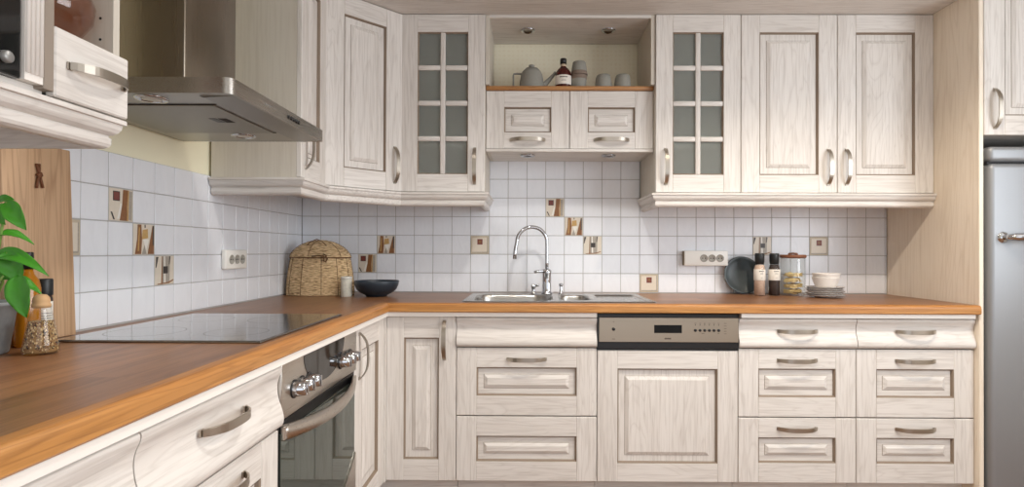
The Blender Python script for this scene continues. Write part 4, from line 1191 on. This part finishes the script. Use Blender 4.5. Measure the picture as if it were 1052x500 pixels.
# conical glass shaker with wooden ball
u = thing('seasoning_shaker', 'conical glass shaker of seeds with wooden stopper beside the basil pot', 'shaker', (.1755, -1.790, CT))
MB().lathe([(0, 0), (.040, 0), (.0445, .003), (.0455, .008), (.040, .035), (.030, .075), (.0245, .092), (.0235, .098), (.0245, .104)], 44).build('glass_body', M_GLASS, u)
SEEDS = [flat('seed_tan', rgb(150, 116, 72), .8), flat('seed_pale', rgb(214, 188, 142), .8), flat('seed_dark', rgb(52, 36, 22), .8), flat('seed_rust', rgb(118, 72, 38), .8)]
mb = MB().lathe([(0, .003), (.037, .003), (.0405, .008), (.0355, .035), (.0275, .066), (.022, .070), (0, .068)], 44, mat=0)
for i in range(900):
    a = random.uniform(0, 2*PI); f = random.random(); z = .006+.064*f
    r = .0412-max(0, z-.008)*.0132/.058
    if i % 6 == 0: z = .069; r = .028*math.sqrt(random.random())
    mb.lathe([(0, -.003), (.0019, -.001), (.0019, .001), (0, .003)], 5, mat=random.choice((0, 0, 1, 1, 2, 3)), M=T(r*math.cos(a), r*math.sin(a), z) @ RZ(a) @ RX(random.uniform(0, 3)))
mb.build('seeds', SEEDS, u)
MB().lathe([(0, .100), (.022, .100), (.0235, .1045), (.0235, .108), (.0205, .1095), (.0215, .115), (.0195, .122), (.013, .128), (0, .130)], 36).build('stopper', flat('beech_stopper', rgb(206, 166, 120), .6, noise=.1), u)
u.scale = (.71, .71, .97)
# grinder behind it
u = thing('spice_grinder', 'spice grinder with square black cap behind the conical glass shaker', 'spice grinder', (.066, -1.657, CT)); u.scale = (.75, .75, 1)
MB().lathe([(0, 0), (.0195, 0), (.021, .003), (.021, .104), (.018, .112), (0, .112)], 32).build('bottle', M_PEPPER, u)
lb = MB().lathe([(.0213, .05), (.0216, .0505), (.0216, .0975), (.0213, .098)], 40).build('paper_label', M_LABEL, u)
mb = MB()
for z in (.058, .064, .07, .084, .09):
    for k in range(12):
        a0 = -1.2+k*.11; a1 = a0+.085; r = .0219
        mb.quad([(r*math.cos(a0), r*math.sin(a0), z), (r*math.cos(a1), r*math.sin(a1), z), (r*math.cos(a1), r*math.sin(a1), z+.0016), (r*math.cos(a0), r*math.sin(a0), z+.0016)])
mb.build('label_print', M_INK, lb)
MB().lathe([(0, .1125), (.0215, .1125), (.0222, .115), (.0222, .148), (.0205, .151), (0, .1515)], 32).build('grinder_cap', M_CAPB, u)
# oil bottle
u = thing('oil_bottle', 'amber oil bottle with black cap behind the basil pot', 'bottle', (.068, -1.704, CT))
MB().lathe([(0, 0), (.0215, 0), (.0235, .003), (.0245, .03), (.0245, .132), (.021, .150), (.012, .164), (.0098, .175), (0, .175)], 32).build('glass_body', M_AMBER, u)
MB().lathe([(0, .1753), (.0108, .1753), (.0108, .211), (.010, .214), (0, .214)], 28).build('cap', M_BLACK, u)

# ------------------------------------------------------------------ light
def area(name, loc, rot, sx, sy, power, col):
    l = bpy.data.lights.new(name, 'AREA'); l.shape = 'RECTANGLE'; l.size = sx; l.size_y = sy; l.energy = power; l.color = col
    o = bpy.data.objects.new(name, l); COL.objects.link(o); o.location = loc; o.rotation_euler = rot
    return o
area('daylight_side_window', (RXW+.02, (WY0+WY1)/2, (WZ0+WZ1)/2), (0, PI/2, 0), WZ1-WZ0, WY1-WY0, 84, (.92, .96, 1.0))
area('daylight_rear_opening', (2.0, RYB+.02, 1.15), (PI/2, 0, 0), 2.5, 2.0, 26, (.94, .97, 1.0))
def lamp(x, y, power, col, size=.06, angle=130, blend=.6):
    l = bpy.data.lights.new('ceiling_spot', 'SPOT'); l.energy = power; l.color = col; l.shadow_soft_size = size; l.spot_size = math.radians(angle); l.spot_blend = blend
    o = bpy.data.objects.new('ceiling_spot', l); COL.objects.link(o); o.location = (x, y, RZC-.03)
    return o
lamp(2.45, -1.45, 112, (1.0, .87, .71), .045)
lamp(1.45, -1.42, 78, (1.0, .96, .90))
lamp(.85, -1.6, 14, (1.0, .96, .90))
lamp(2.2, -2.9, 26, (1.0, .95, .88), .1)

w = bpy.data.worlds.new('daylight'); SC.world = w; w.use_nodes = True
bg = w.node_tree.nodes['Background']; bg.inputs[0].default_value = (.80, .88, 1.0, 1); bg.inputs[1].default_value = 1.0

SC.view_settings.view_transform = 'Standard'; SC.view_settings.look = 'None'
SC.view_settings.gamma = 1; SC.view_settings.exposure = -.64; SC.view_settings.use_curve_mapping = False
SC.cycles.max_bounces = 10; SC.cycles.diffuse_bounces = 5; SC.cycles.transmission_bounces = 8; SC.cycles.transparent_max_bounces = 12
SC.cycles.use_denoising = True
SC.cycles.sample_clamp_indirect = 6
